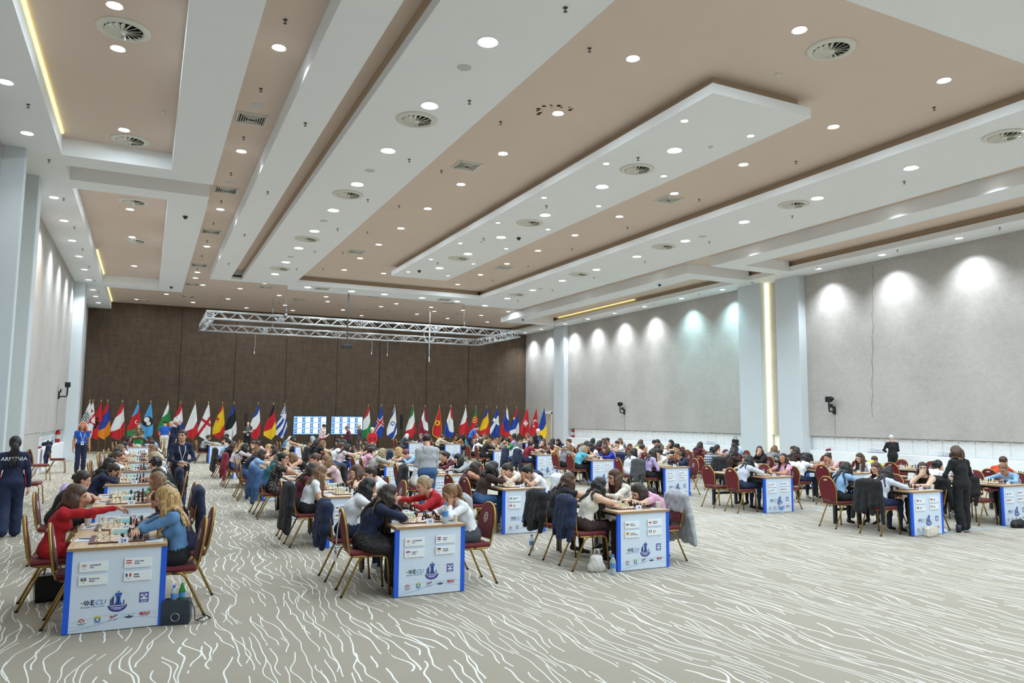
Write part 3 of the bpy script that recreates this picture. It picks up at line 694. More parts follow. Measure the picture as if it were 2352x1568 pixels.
def body(pose, h=.012, male=False, near=False, skirt=0., loose=0., seed=1.):
    'returns mesh, head centre, head rotation and the sdf used for draping the hair'
    g = pose.get; sd = SDF(); sit = not g('stand', False)
    a, hn = R(g('lean', 20)), R(g('hunch', 12)); tw = R(g('twist', 0)); sw = .172 if male else .158
    zp = .60 if sit else g('hip', .93)
    pel = V3(0, -.02 if sit else 0, zp-.03)
    Rt = rotm(a, 0); Rt2 = rotm(a+hn, tw)
    ch = pel+V3(0, 0, .06)+Rt @ V3(0, 0, .18); nb = ch+Rt2 @ V3(0, 0, .215)
    hp, hy, hr = R(g('pitch', 15)), R(g('yaw', 0)), R(g('roll', 0)); Rh = rotm(hp, hy, hr)
    nk = rotm(a+hn*.6+hp*.3, tw*.5+hy*.3); hc = nb+nk @ V3(0, .012, .165)
    L = loose
    sd.ell(pel+V3(0, -.01, 0), (.165+.01*male+L, .125+L, .12), TORSO if g('top_long') else THIGH, None, .05)
    sd.ell(pel+Rt @ V3(0, 0, .115), (.135+.015*male+L, .105+L, .13), TORSO, Rt, .06)
    sd.ell(ch+Rt2 @ V3(0, .0, .05), (.150+.015*male+L, .108+L, .155), TORSO, Rt2, .06)
    if not male:
        for sx in (-1, 1): sd.ell(ch+Rt2 @ V3(sx*.068, .082, .045), (.058, .052, .056), TORSO, Rt2, .04)
    S_ = {sx: nb+Rt2 @ V3(sx*sw, -.005, -.045) for sx in (-1, 1)}
    sd.cap(S_[-1]*.97+nb*.03, S_[1]*.97+nb*.03, .050+L*.5, .050+L*.5, SHOULDER, .05)
    sd.cap(nb+Rt2 @ V3(0, -.01, -.01), nb+(hc-nb)*.62, .058, .050, SKIN, .035)
    for sx in (-1, 1): sd.cap(nb+Rt2 @ V3(sx*.02, -.02, -.005), S_[sx], .052, .052, SHOULDER, .04)
    hands = []
    for sx, key in ((-1, 'L'), (1, 'R')):
        h_ = g(key)
        kind = h_[0]; T = h_[1]
        if kind == 'head':      # hand resting on the head: target in the head frame, fingers point along the face
            tw_ = hc+Rh @ V3(*T); fdir = Rh @ V3(*h_[2]); pal = Rh @ V3(*h_[3]); curl = h_[4] if len(h_) > 4 else .3
        else: tw_ = V3(*T); fdir = V3(*h_[2]); pal = V3(*h_[3]); curl = h_[4] if len(h_) > 4 else .3
        pole = h_[5] if len(h_) > 5 else (sx*.35, .1, -1)
        el, wr = ik(S_[sx], tw_, .285, .245, pole)
        sd.cap(S_[sx], S_[sx]+(el-S_[sx])*.52, .052+L*.7, .046+L*.8, UPARM, .035)
        sd.cap(S_[sx]+(el-S_[sx])*.52, el, .045+L*.5, .041+L*.4, UPARM if g('longup', 0) else FOREARM, .02)
        sd.cap(el, el+(wr-el)*.9, .041+L*.4, .029+L*.3, FOREARM, .02)
        sd.cap(el+(wr-el)*.86, wr, .027, .024, SKIN, .015)
        side = -sx if kind != 'x' else sx
        hands.append((wr, fdir, pal, side, curl, sx))
    fz = .1
    for sx in (-1, 1):
        hj = pel+V3(sx*.092, .0, -.02)
        if sit:
            kx = g('knee', {}).get(sx, (sx*.11, .44, .54)); an = g('ankle', {}).get(sx, (sx*.12, .42, .10)); ft = g('foot', {}).get(sx, (0, 1, -.25))
        else:
            kx = g('knee', {}).get(sx, (sx*.085, .03, .50)); an = g('ankle', {}).get(sx, (sx*.09, -.01, .09)); ft = g('foot', {}).get(sx, (sx*.15, 1, -.3))
        kx, an = V3(*kx), V3(*an); fl_ = g('flare', 0.)
        sd.cap(hj, kx, .086+L*.4, .062+L*.5+fl_*.3, THIGH, .04)
        sd.cap(kx, kx+(an-kx)*.55, .060+L*.4+fl_*.4, .048+fl_*.8+L*.3, SHIN, .02); sd.cap(kx+(an-kx)*.55, an, .047+fl_*.8+L*.3, .034+fl_+L*.2, SHIN, .02)
        fd = nrm(ft); sd.cap(an+V3(0, 0, -.03), an+V3(0, 0, -.052)+fd*.02, .034, .035, SHOE, .02); sd.cap(an+V3(0, 0, -.052)-fd*.02, an+V3(0, 0, -.052)+fd*.14, .034, .028, SHOE, .02)
    if skirt:
        if sit:
            sd.ell(pel+V3(0, .2, -.05), (.2+skirt*.2, .30, .11), THIGH, None, .05)
            sd.cap((0, .40, .50), (0, .42, .50-.36*skirt), .14, .17, THIGH, .06)
        else: sd.cap(pel, pel+V3(0, 0, -.5*skirt), .16, .22, THIGH, .05)
    V, F, ids = sd.mesh(h, .0035 if h < .02 else 0, (TORSO, UPARM, FOREARM, THIGH, SHIN, SHOULDER), seed=seed)
    Vs, Fs, Is = [V], [F], [ids]; n0 = len(V)
    for wr, fdir, pal, side, curl, sx in hands:
        hs = SDF(); hand(hs, wr, fdir, pal, side, curl, sc=1. if not male else 1.08); v, f, i_ = hs.mesh(.0052 if near else .0075)
        Vs.append(v); Fs.append(f+n0); Is.append(i_); n0 += len(v)
    hs = head_sdf(hc, Rh, male, near); v, f, i_ = hs.mesh(.0055 if near else .0085); Vs.append(v); Fs.append(f+n0); Is.append(i_)
    me = mesh_np('person_body', np.concatenate(Vs), np.concatenate(Fs), np.concatenate(Is), [mat('c08d74')]*11, True)
    sd.p += hs.p[:3]
    return dict(me=me, hc=hc, Rh=Rh, sd=sd, nb=nb, Rt=Rt2, ch=ch, hands=hands, sit=sit)
def hair_mesh(B, style, length=.4, h=.009, seed=0, vol=1.):
    rs = np.random.RandomState(seed); s = SDF(); hc, Rh = B['hc'], B['Rh']; body_sd = B['sd']
    def T(x, y, z): return hc+Rh @ V3(x, y, z)
    v = 1+.06*(vol-1)
    s.ell(T(0, -.020, .036), (.087*v, .101*v, .093*v), 0, Rh, .01)
    if style != 'short':
        s.ell(T(0, -.030, -.010), (.083*v, .085*v, .080*v), 0, Rh, .02)
    face = ('e', T(0, .098, -.030), V3(.066, .075, .082 if style != 'fringe' else .070), Rh)
    face2 = ('e', T(0, .085, -.115), V3(.10, .11, .08), Rh)
    subs = [face, face2]
    if style in ('short', 'bun', 'pony', 'updo'): subs += [('e', T(sx*.086, .014, -.028), V3(.022, .026, .040), Rh) for sx in (-1, 1)]
    def strand(p0, out, L, r0, r1, step=.035, pull=.0, wav=0.):
        p = p0.copy(); pts = [p.copy()]; n = max(2, int(L/step)); dirn = nrm(out*.7+V3(0, 0, -.55)); ph = rs.rand()*6
        for i in range(n):
            dirn = nrm(dirn*.45+V3(0, 0, -1)*.75+V3(rs.randn()*.05, rs.randn()*.05, 0)+wav*V3(math.sin(ph+i*1.3), math.cos(ph+i*1.1), 0))
            p = p+dirn*step
            for _ in range(2):
                d = body_sd.at(p[None])[0]; lim = r0*.75+.004
                if d < lim:
                    e = .01; gr = np.array([body_sd.at((p+V3(*q))[None])[0]-d for q in ((e,0,0),(0,e,0),(0,0,e))]); gr = nrm(gr); p = p+gr*(lim-d)
            pts.append(p.copy())
        m_ = len(pts)
        for i in range(m_-1): s.cap(pts[i], pts[i+1], r0+(r1-r0)*i/m_, r0+(r1-r0)*(i+1)/m_, 0, .010)
    if style in ('long', 'bob', 'wavy', 'curly', 'fringe'):
        n = 17; wv = {'wavy': .35, 'curly': .6}.get(style, .07)
        for i in range(n):
            an = -math.pi*.5+(math.radians(118))*(-1+2*i/(n-1))      # angle round the back of the head
            ex, ey = math.cos(an), math.sin(an)
            p0 = T(ex*.072*v, -.018+ey*.080*v, -.01+.015*rs.rand()); out = Rh @ V3(ex, ey, 0)
            strand(p0, out, length*(.9+.2*rs.rand()), .024*vol, .010*vol, wav=wv)
        for i in range(7):
            an = -math.pi*.5+math.radians(70)*(-1+2*i/6); ex, ey = math.cos(an), math.sin(an)
            strand(T(ex*.06, -.03+ey*.085, .02), Rh @ V3(ex, ey, .1), length*.95, .024*vol, .011*vol, wav=wv)
    elif style in ('pony', 'braid'):
        s.ell(T(0, -.118, .045 if style == 'pony' else -.02), (.026, .028, .026), 0, Rh, .02)
        for i in range(5):
            q = T((i-2)*.012, -.135, (.045 if style == 'pony' else -.025)); strand(q, Rh @ V3((i-2)*.15, -1, .1), length, .024, .008, wav=.12)
    elif style in ('bun', 'updo'):
        s.ell(T(0, -.115, .06 if style == 'bun' else .0), (.040, .036, .040), 0, Rh, .012)
        for i in range(5): a_ = i*1.25; s.cap(T(.025*math.cos(a_), -.125, .06*(style == 'bun')+.025*math.sin(a_)), T(.025*math.cos(a_+1), -.14, .06*(style == 'bun')+.025*math.sin(a_+1)), .014, .012, 0, .006)
    elif style == 'curlyshort':
        for i in range(46):
            d = nrm(rs.randn(3)*[1, 1, .9]+[0, -.5, .5]); 
            s.ell(T(d[0]*.088, -.018+d[1]*.100, .036+d[2]*.092), V3(1,1,1)*(.022+.008*rs.rand()), 0, Rh, .006)
    V, F, I = s.mesh(h, .0022, (0,), subs, seed)
    return mesh_np('hair', V, F, None, [mat('2a1c14')], True)
# ------------------------------------------------------------------ chair
def redcloth():
    g = G('chair_fabric'); t, sp = g.obj()
    v = g.n('TexVoronoi'); v.inputs['Scale'].default_value = 38; g.l(t, v.inputs['Vector'])
    dot = g.math('LESS_THAN', v.outputs['Distance'], .16); n = g.noise(t, 14, 3)
    g.base(g.mix(g.math('MULTIPLY', dot, .6), g.mix(n, '5a0e1a', '6f1321'), 'a65a40'), .75); g.b.inputs['Sheen Weight'].default_value = .1
    g.bump(g.noise(t, 90, 2), .3, .003); return g.m
def redback():
    g = G('chair_back_fabric'); t, sp = g.obj()
    d = g.math('FRACT', g.math('MULTIPLY', g.math('ADD', sp[0], g.math('MULTIPLY', sp[2], .9)), 38)); s = g.math('LESS_THAN', d, .3)
    g.base(g.mix(s, '701520', '5a0e17'), .8); return g.m
M_red, M_redb = redcloth(), redback(); M_gold = mat('a8894a', metal=.75, rough=.38); M_blackrub = mat('1c1a18')
def back_outline(w0, w1, z0, z1, n=9):
    P_ = [(-w0, z0), (w0, z0), (w1, z1-.22)]
    for i in range(n): a = i/(n-1); P_.append((w1*math.cos(a*math.pi/2)**.75 if a < 1 else 0, z1-.22+.22*math.sin(a*math.pi/2)**1.25))
    R_ = P_[2:-1][::-1]
    return P_[:2]+P_[2:]+[(-x, z) for x, z in R_]
# chair frame: x right, y forward (sitter looks to +y), the back leans to -y
SH = R(-9)
def make_chair():
    o = empty('banquet_chair')
    b = MB(); b.rbox(-.205, -.20, .425, .205, .225, .485, .022); b.build('seat', M_red, o)
    Mb = Matrix.Translation((0, -.205, .47)) @ Matrix.Rotation(-SH, 4, 'X')
    ol = back_outline(.165, .195, .04, .455)
    b = MB(); b.prism(ol, -.016, .0, 0, Mb); bk = b.build('backrest', M_redb, o)
    b = MB(); inn = [(x*.97, .04+(z-.04)*.975+.004) for x, z in ol]; b.prism(inn, .0, .022, 0, Mb); b.build('back_cushion', M_red, o)
    rim = [Mb @ Vector((x*1.045, .002, z+.006 if z > .3 else z)) for x, z in ol[1:]+[ol[0]]]
    pl = [(.18, .05, .435), (.18, -.14, .437), (.178, -.19, .445)]; pr_ = [(-x, y, z) for x, y, z in pl][::-1]
    b = MB(); b.tube([Vector(p) for p in pl]+rim+[Vector(p) for p in pr_], .0135, 8); b.build('back_frame', M_gold, o, True)
    b = MB(); hd = Mb @ Vector((0, -.022, .405)); b.prism([(-.045, -.008), (0, -.016), (.045, -.008), (.045, .004), (0, .02), (-.045, .004)], -.006, .006, 0, Matrix.Translation(hd)); b.build('handle', mat('d9d2bd', metal=.5, rough=.4), o)
    Me = Mb @ Matrix.Translation((0, .024, .285)); b = MB()
    pts = [Me @ Vector((.045*math.cos(t), 0, .058*math.sin(t))) for t in [i*math.pi/12 for i in range(24)]]; b.tube(pts, .0035, 5, closed=True)
    pts = [Me @ Vector((.020*math.cos(t), 0, .026*math.sin(t))) for t in [i*math.pi/8 for i in range(16)]]; b.tube(pts, .0035, 5, closed=True)
    for i in range(8): t = i*math.pi/4+.2; b.tube([Me @ Vector((.02*math.cos(t), 0, .026*math.sin(t))), Me @ Vector((.044*math.cos(t+.25), 0, .057*math.sin(t+.25)))], .003, 4)
    b.build('wheel_emblem', mat('d8cfc8', rough=.7), bk)
    b = MB()
    for sx in (-1, 1): b.tube([(sx*.185, -.16, .425), (sx*.185, .16, .425)], .0125, 6)
    b.tube([(-.185, -.12, .42), (.185, -.12, .42)], .011, 6); b.tube([(-.185, .13, .42), (.185, .13, .42)], .011, 6); b.build('seat_frame', M_gold, o)
    for sx in (-1, 1):
        b = MB(); b.tube([(sx*.19, .08, .425), (sx*.192, .17, .424), (sx*.194, .205, .41), (sx*.196, .222, .37), (sx*.205, .25, .012)], .0125, 8); l = b.build('leg', M_gold, o, True)
        b = MB(); b.tube([(sx*.205, .251, .018), (sx*.205, .252, 0)], .016, 8); b.build('foot_cap', M_blackrub, l)
        b = MB(); b.tube([(sx*.19, .03, .425), (sx*.19, -.05, .418), (sx*.192, -.10, .38), (sx*.20, -.275, .012)], .0125, 8); l = b.build('leg', M_gold, o, True)
        b = MB(); b.tube([(sx*.20, -.277, .018), (sx*.20, -.28, 0)], .016, 8); b.build('foot_cap', M_blackrub, l)
    return o
chair0 = make_chair(); freeze(chair0); chair_used = [False]
def chair(x, y, rz, label, group=None):
    if not chair_used[0]: o = chair0; chair_used[0] = True
    else: o = copy_tree(chair0)
    o.location = (x, y, 0); o.rotation_euler = (0, 0, rz); tag(o, label, 'chair', group); return o
# ------------------------------------------------------------------ table
def wood():
    g = G('table_wood'); t, sp = g.obj()
    n = g.noise(g.comb(g.math('MULTIPLY', sp[0], 26), g.math('MULTIPLY', sp[1], 2.2), sp[2]), 1.3, 5, .6)
    g.base(g.ramp(n, [(.3, 'b0906f'), (.5, 'c6a885'), (.72, 'd3b897')]), .42); return g.m
M_wood = wood(); M_edge = mat('a5825c', rough=.5); M_blue = mat('1c5fe0', rough=.45); M_pan = mat('dae7f6', rough=.45)
M_leg = mat('26272b', rough=.5); TW, TL, TH = .82, 1.75, .755
def text_me(s_, size, m, align='CENTER', italic=0., bold=0.):
    cu = bpy.data.curves.new('txt', 'FONT'); cu.body = s_; cu.size = size; cu.align_x = align; cu.shear = italic; cu.offset = bold; cu.resolution_u = 2
    o = bpy.data.objects.new('txt', cu); COL.objects.link(o)
    dg = bpy.context.evaluated_depsgraph_get(); me = bpy.data.meshes.new_from_object(o.evaluated_get(dg)); bpy.data.objects.remove(o)
    me.materials.clear(); me.materials.append(m); me.name = 'lettering'; return me
FACE = Matrix.Rotation(math.pi/2, 4, 'X')          # text standing up and facing -y
def put_text(s_, size, m, parent, loc, name='lettering', align='LEFT', italic=0., bold=0., me=None):
    me = me or text_me(s_, size, m, align, italic, bold); o = put(name, me, parent); o.matrix_local = Matrix.Translation(loc) @ FACE; return o
FLC = dict(w='eef0ef', r='c8202c', b='1c3f9c', k='17171a', g='1f8a45', y='f0c418', s='4aa3dc', o='f08a1c', m='8c1f35', n='18386f')
def flag_me(code):
    'tiny printed flag: h = horizontal bands, v = vertical bands, then symbols'
    b = MB(); W2, H2 = .045, .030; mats = []; mi = {}
    def M_(c):
        if c not in mi: mi[c] = len(mats); mats.append(mat(FLC[c], rough=.6))
        return mi[c]
    kind, cols = code.split(':')[:2]; ex = code.split(':')[2:] 
    n = len(cols)
    for i, c in enumerate(cols):
        if kind == 'h': b.box(-W2/2, -.0012, H2/2-H2*(i+1)/n, W2/2, 0, H2/2-H2*i/n, M_(c))
        else: b.box(-W2/2+W2*i/n, -.0012, -H2/2, -W2/2+W2*(i+1)/n, 0, H2/2, M_(c))
    for e in ex:
        if e[0] == '+': b.box(-.0025, -.0018, -H2/2, .0025, -.001, H2/2, M_(e[1])); b.box(-W2/2, -.0018, -.0025, W2/2, -.001, .0025, M_(e[1]))
        if e[0] == 'c': b.prism([(.006*math.cos(t), .006*math.sin(t)) for t in [i*.785 for i in range(8)]], -.0018, -.001, M_(e[1]))
        if e[0] == '4':
            for sx in (-1, 1):
                for sz in (-1, 1): b.box(sx*.012-.002, -.0018, sz*.0085-.002, sx*.012+.002, -.001, sz*.0085+.002, M_(e[1]))
    return b.me('printed_flag', mats)
FL = dict(GEO='h:w:+r:4r', AUT='h:rwr', AZE='h:srg:cw', FRA='v:bwr', CRO='h:rwb:cr', SRB='h:rbw:cw', UKR='h:by', BUL='h:wgr', POL='h:wr', ESP='h:ryyr:cr', ITA='v:gwr', ARM='h:rbo', GER='h:kry', SUI='h:r:+w', NED='h:rwb', TUR='h:r:cw', ROU='v:byr', GRE='h:bwbwb', HUN='h:rwg', MNE='h:r:cy', SLO='h:wbr', CZE='h:wr')
FLm = {k_: flag_me(v_) for k_, v_ in FL.items()}
def graphics():
    'printed logos of the front panel, one flat mesh standing 1.5 mm proud; origin = panel bottom centre'
    cols = ['171a33', '2f62b8', '4b49a0', 'c2262e', '2c8f58', 'e4c43c', '9fc6dd', 'b0703f', 'dfe9f2', '7fb0d8', '24306e', 'f3f6fa', '5b6378']; ms = [mat(c, rough=.5) for c in cols]
    b = MB(); y = -.0015
    def poly(pts, mi, dy=0.): b.add([(x, y-dy, z) for x, z in pts], [tuple(range(len(pts)))], mi)
    def rect(x0, z0, x1, z1, mi, dy=0.): poly([(x0, z0), (x1, z0), (x1, z1), (x0, z1)], mi, dy)
    # waves across the foot
    for q, (amp, z0, mi) in enumerate(((.035, .10, 6), (.028, .075, 9), (.022, .125, 6))):
        n = 30
        for i in range(n):
            xa, xb = -.36+.72*i/n, -.36+.72*(i+1)/n; f_ = lambda x: z0+amp*math.sin(x*7.5+q)+.05*x
            poly([(xa, f_(xa)), (xb, f_(xb)), (xb, f_(xb)+.0022), (xa, f_(xa)+.0022)], mi)
    # checker + lettering of the union logo
    for r_ in range(5):
        for c_ in range(8):
            if (r_+c_) % 2 == 0 and c_ >= abs(r_-2)*1.2: rect(-.275+c_*.0085+.004*math.sin(r_), .243+r_*.0085, -.275+(c_+1)*.0085+.004*math.sin(r_), .243+(r_+1)*.0085, 0)
    # central emblem: chess queen on a round dark banner with skyline
    cx, cz = .02, .245; n = 26
    poly([(cx+.075*math.cos(t), cz-.03+.050*math.sin(t)) for t in [math.pi+math.pi*i/n for i in range(n+1)]], 10, .0004)
    poly([(cx+.068*math.cos(t), cz-.03+.043*math.sin(t)) for t in [math.pi+math.pi*i/n for i in range(n+1)]], 2, .0008)
    rect(cx-.078, cz-.032, cx+.078, cz-.020, 10, .0006); rect(cx-.066, cz-.0285, cx+.066, cz-.0235, 11, .001); rect(cx-.05, cz-.045, cx+.05, cz-.040, 11, .001); rect(cx-.03, cz-.058, cx+.03, cz-.053, 11, .001)
    poly([(cx-.030, cz-.018), (cx+.038, cz-.018), (cx+.022, cz+.012), (cx+.018, cz+.050), (cx+.034, cz+.072), (cx+.030, cz+.088), (cx-.022, cz+.088), (cx-.026, cz+.072), (cx-.010, cz+.050), (cx-.014, cz+.012)], 1, .0006)
    poly([(cx-.006, cz-.018), (cx+.012, cz-.018), (cx+.009, cz+.05), (cx+.0, cz+.05)], 10, .001); rect(cx-.018, cz+.044, cx+.026, cz+.050, 10, .001); rect(cx+.001, cz+.088, cx+.007, cz+.110, 7, .001); rect(cx-.005, cz+.098, cx+.013, cz+.103, 7, .001)
    for i, (x, hh) in enumerate(((-.062, .035), (-.050, .05), (-.040, .062), (.046, .022))): rect(cx+x, cz-.018, cx+x+.008, cz+hh, 10, .0006)
    for i in range(9):
        t = -1.0+i*.33; x, z = cx+.02+.072*math.cos(t), cz+.035+.062*math.sin(t); rect(x-.0025, z-.0025, x+.0025, z+.0025, 5, .0006)
    # square badge
    bx, bz = .235, .275; rect(bx-.038, bz-.044, bx+.038, bz+.044, 2, .0004)
    for sx in (-1, 1):
        for sz in (-1, 1):
            rect(bx+sx*.018-.010, bz+.004+sz*.016-.009, bx+sx*.018+.010, bz+.004+sz*.016+.009, 11, .0008); rect(bx+sx*.018-.004, bz+.004+sz*.016-.003, bx+sx*.018+.004, bz+.004+sz*.016+.003, 2, .0012)
    poly([(bx-.012, bz-.02), (bx+.012, bz-.02), (bx+.005, bz), (bx+.010, bz+.014), (bx-.010, bz+.014), (bx-.005, bz)], 11, .001); rect(bx-.025, bz-.037, bx+.025, bz-.031, 11, .0008); rect(bx-.018, bz+.032, bx+.018, bz+.036, 9, .0008)
    # lower row of sponsor marks
    x = -.262; poly([(x-.012, .112), (x, .092), (x+.012, .112), (x+.010, .130), (x-.010, .130)], 3, .0004); rect(x-.005, .104, x+.005, .122, 11, .0008)
    for sx in (-1, 1): poly([(x+sx*.016, .100), (x+sx*.024, .100), (x+sx*.020, .128), (x+sx*.015, .122)][::sx], 7, .0004)
    rect(x-.030, .084, x+.040, .0875, 12, .0004); rect(x-.026, .076, x+.020, .0795, 12, .0004)
    x = -.135; rect(x-.022, .084, x+.022, .140, 1, .0004); rect(x-.022, .126, x+.022, .140, 5, .0008); rect(x-.022, .112, x+.022, .126, 4, .0008)
    poly([(x+.010*math.cos(t), .112+.010*math.sin(t)) for t in [i*.628 for i in range(10)]], 11, .0012)
    for sx in (-1, 1): poly([(x+sx*.011+.006*math.cos(t), .095+.006*math.sin(t)) for t in [i*.785 for i in range(8)]], 11, .0012)
    x = -.01; rect(x-.030, .122, x, .127, 3, .0004); rect(x-.020, .112, x-.014, .137, 3, .0004); poly([(x-.012, .108), (x+.012, .130), (x+.006, .134), (x-.016, .114)], 3, .0004)
    for i in range(4): rect(x+.008+i*.007, .118+i*.004, x+.012+i*.007, .136+i*.002, 10, .0004)
    rect(x-.036, .094, x+.034, .098, 12, .0004)
    x = .12; poly([(x+.036*math.cos(t), .118+.019*math.sin(t)) for t in [i*.3142 for i in range(20)]], 12, .0004); poly([(x+.034*math.cos(t), .118+.0175*math.sin(t)) for t in [i*.3142 for i in range(20)]], 11, .0008)
    poly([(x+.033*math.cos(t), .117+.016*math.sin(t)) for t in [math.pi+.3142*i for i in range(11)]], 10, .0012); poly([(x-.02, .119), (x, .131), (x+.02, .119)], 12, .0012)
    rect(.215, .108, .275, .111, 12, .0004)
    return b.me('printed_graphics', ms)
GR = graphics(); M_ink = mat('1b1f45', rough=.5); M_inkb = mat('3f78b8', rough=.5); M_inkr = mat('c8242c', rough=.5); M_inkg = mat('565d74', rough=.6)
TX = [(text_me('E', .062, M_ink, 'CENTER', 0, .0015), (-.183, -.002, .243)), (text_me('CU', .060, M_inkb, 'LEFT', .28), (-.165, -.002, .243)), (text_me('European', .020, M_ink, 'LEFT', .3), (-.275, -.002, .222)), (text_me('Chess Union', .020, M_inkb, 'LEFT', .3), (-.190, -.002, .222)),
      (text_me('MAG', .040, M_inkr, 'CENTER', .25, .001), (.245, -.002, .116))]
PLATE = [(-.19, .565), (.17, .575), (-.19, .445), (.17, .455)]
def make_table():
    o = empty('chess_table')
    b = MB(); b.rbox(0, -.02, TH-.028, TW, TL, TH, .003, 0); tp = b.build('tabletop', [M_wood], o)
    b = MB(); b.box(.0, -.0215, TH-.027, TW, -.0198, TH-.001); b.box(-.0012, -.02, TH-.027, 0, TL, TH-.001); b.box(TW, -.02, TH-.027, TW+.0012, TL, TH-.001); b.build('edge_band', M_edge, tp)
    b = MB(); b.rbox(0, 0, .008, TW, .03, TH-.028, .002); fp_ = b.build('front_panel', M_pan, o)
    for x0, x1 in ((-.0015, .048), (TW-.048, TW+.0015)):
        b = MB(); b.box(x0, -.003, .008, x1, .031, TH-.029); b.build('blue_side_strip', M_blue, fp_)
    g_ = put('printed_graphics', GR, fp_, (TW/2, -.0012, 0)); g_['kind'] = 'stuff'
    for q, (me, l) in enumerate(TX): put_text('', 0, None, fp_, (TW/2+l[0], l[1]-.0015, l[2]), 'printed_lettering', me=me)
    for x in (.05, TW-.11):
        for y in (.05, TL-.12):
            b = MB(); b.rbox(x, y, 0, x+.06, y+.06, TH-.028, .004); b.build('leg', M_leg, o)
    b = MB(); b.rbox(.11, TL-.105, .24, TW-.11, TL-.065, .29, .003); b.build('crossbar', M_leg, o)
    b = MB(); b.rbox(.08, .09, TH-.075, .12, TL-.12, TH-.03, .003); b.rbox(TW-.12, .09, TH-.075, TW-.08, TL-.12, TH-.03, .003); b.build('underframe', M_leg, o)
    return o
b = MB(); b.rbox(-.115, -.012, -.045, .115, 0, .045, .003); PL_me = b.me('name_plate', mat('f1f6fa', rough=.35))
b = MB(); b.box(-.03, -.0135, .014, .055, -.012, .022); b.box(-.03, -.0135, -.002, .02, -.012, .006); BAR_me = b.me('printed_name', mat('5a607c'))
table0 = make_table(); freeze(table0); tused = [False]
NAT = list(FL)
NAMES = {'A0': (('GEO', 'Javakhishvili', 'Lela'), ('AUT', 'Osak-Gaia', 'Emilia'), ('AZE', 'Ibrahimova', 'Sabina'), ('FRA', 'Milliet', 'Sophie')),
         'B0': (('GEO', 'Charkhalashvili', 'Inga'), ('CRO', 'Sukovic', 'Tijana'), ('SRB', 'Rapport', 'Jovana'), ('UKR', 'Vysotska', 'Liudmyla')),
         'C0': (('BUL', 'Beneva', 'Aleksandra'), ('POL', 'Rudzinska', 'Michalina'), ('ESP', 'Rodriguez', 'Redondo Aitana'), ('ITA', 'Gueci', 'Tea')),
         'A1': (('SUI', 'Georgescu', 'Lena'), ('NED', 'Keetman', 'Maaike'), ('ARM', '', ''), ('GER', '', '')), 'C1': (('AZE', 'Mammadova', 'Gulnar'), ('TUR', '', ''), ('TUR', 'Yildiz', 'Betul'), ('ITA', '', '')),
         'D0': (('ARM', 'Sargsyan', 'Anna'), ('MNE', 'Milovic', 'Jovana'), ('ARM', 'Gevorgyan', 'Maria'), ('ESP', 'Garcia', 'Marta'))}
M_name = mat('2a2f57')
def table(tid, x, y, label):
    if not tused[0]: o = table0; tused[0] = True
    else: o = copy_tree(table0)
    o.location = (x, y, 0); tag(o, label, 'table')
    fp_ = [c for c in o.children if c.name.startswith('front_panel')][0]
    rs = random.Random(tid); nm = NAMES.get(tid)
    for q, (px_, pz_) in enumerate(PLATE):
        p = put('name_plate', PL_me, fp_, (TW/2+px_, -.003, pz_+.02))
        nat = nm[q][0] if nm else rs.choice(NAT)
        f = put('printed_flag', FLm[nat], p, (-.075, -.0125, .012 if nm else .008))
        if nm and nm[q][1]:
            for s_, z, sz in ((nm[q][1], .008, .022), (nm[q][2], -.012, .022)):
                t = put('printed_name', text_me(s_, sz*.82, M_name, 'LEFT', 0, .0006), p); t.matrix_local = Matrix.Translation((-.03, -.013, z)) @ FACE
            t = put('printed_name', text_me(nat, .011, M_name, 'CENTER'), p); t.matrix_local = Matrix.Translation((-.075, -.013, -.022)) @ FACE
        else: put('printed_name', BAR_me, p)
    return o
# ------------------------------------------------------------------ chess sets
def board_mat():
    g = G('board_squares'); t, sp = g.obj(); c = g.n('TexChecker'); c.inputs['Scale'].default_value = 1/.0525
    c.inputs['Color1'].default_value = (*rgb('e9dccb'), 1); c.inputs['Color2'].default_value = (*rgb('b0786a'), 1)
    g.l(g.comb(g.math('ADD', sp[0], .21), g.math('ADD', sp[1], .21), .001), c.inputs['Vector']); g.base(c.outputs['Color'], .5); return g.m
M_board = board_mat(); M_bord = mat('5a3530', rough=.5)
b = MB(); b.rbox(-.255, -.255, 0, .255, .255, .012, .003); BD1 = b.me('frame', M_bord)
b = MB(); b.box(-.21, -.21, .0118, .21, .21, .0128); BD2 = b.me('playing_squares', M_board)
M_wp = mat('e3d9b4', rough=.35); M_bp = mat('18171a', rough=.35)
def piece_mb(kind, n=12):
    b = MB(); base_ = [(.0175, 0), (.0175, .006), (.0135, .010)]
    if kind == 'pawn': b.lathe([(.0155, 0), (.0155, .006), (.0115, .010), (.007, .024), (.010, .027), (.006, .030), (.0095, .037), (.0085, .043), (.003, .048)], n)
    elif kind == 'rook': b.lathe(base_+[(.010, .022), (.009, .038), (.013, .042), (.013, .055), (.009, .055), (.009, .050)], n)
    elif kind == 'bishop': b.lathe(base_+[(.008, .026), (.007, .046), (.012, .049), (.007, .052), (.010, .062), (.008, .070), (.002, .078)], n)
    elif kind == 'queen': b.lathe(base_+[(.009, .030), (.0075, .058), (.013, .062), (.009, .065), (.0135, .080), (.007, .083), (.004, .090)], n)
    elif kind == 'king': b.lathe(base_+[(.0095, .032), (.008, .064), (.0135, .068), (.009, .071), (.0125, .086), (.006, .090)], n); b.box(-.002, -.002, .088, .002, .002, .104); b.box(-.006, -.002, .094, .006, .002, .099)
    else:
        b.lathe(base_+[(.012, .016)], n)
        b.prism([(-.011, .014), (.011, .014), (.008, .030), (.010, .040), (.020, .040), (.021, .047), (.010, .060), (.003, .068), (-.004, .062), (-.010, .050), (-.012, .030)], -.007, .007)
    return b
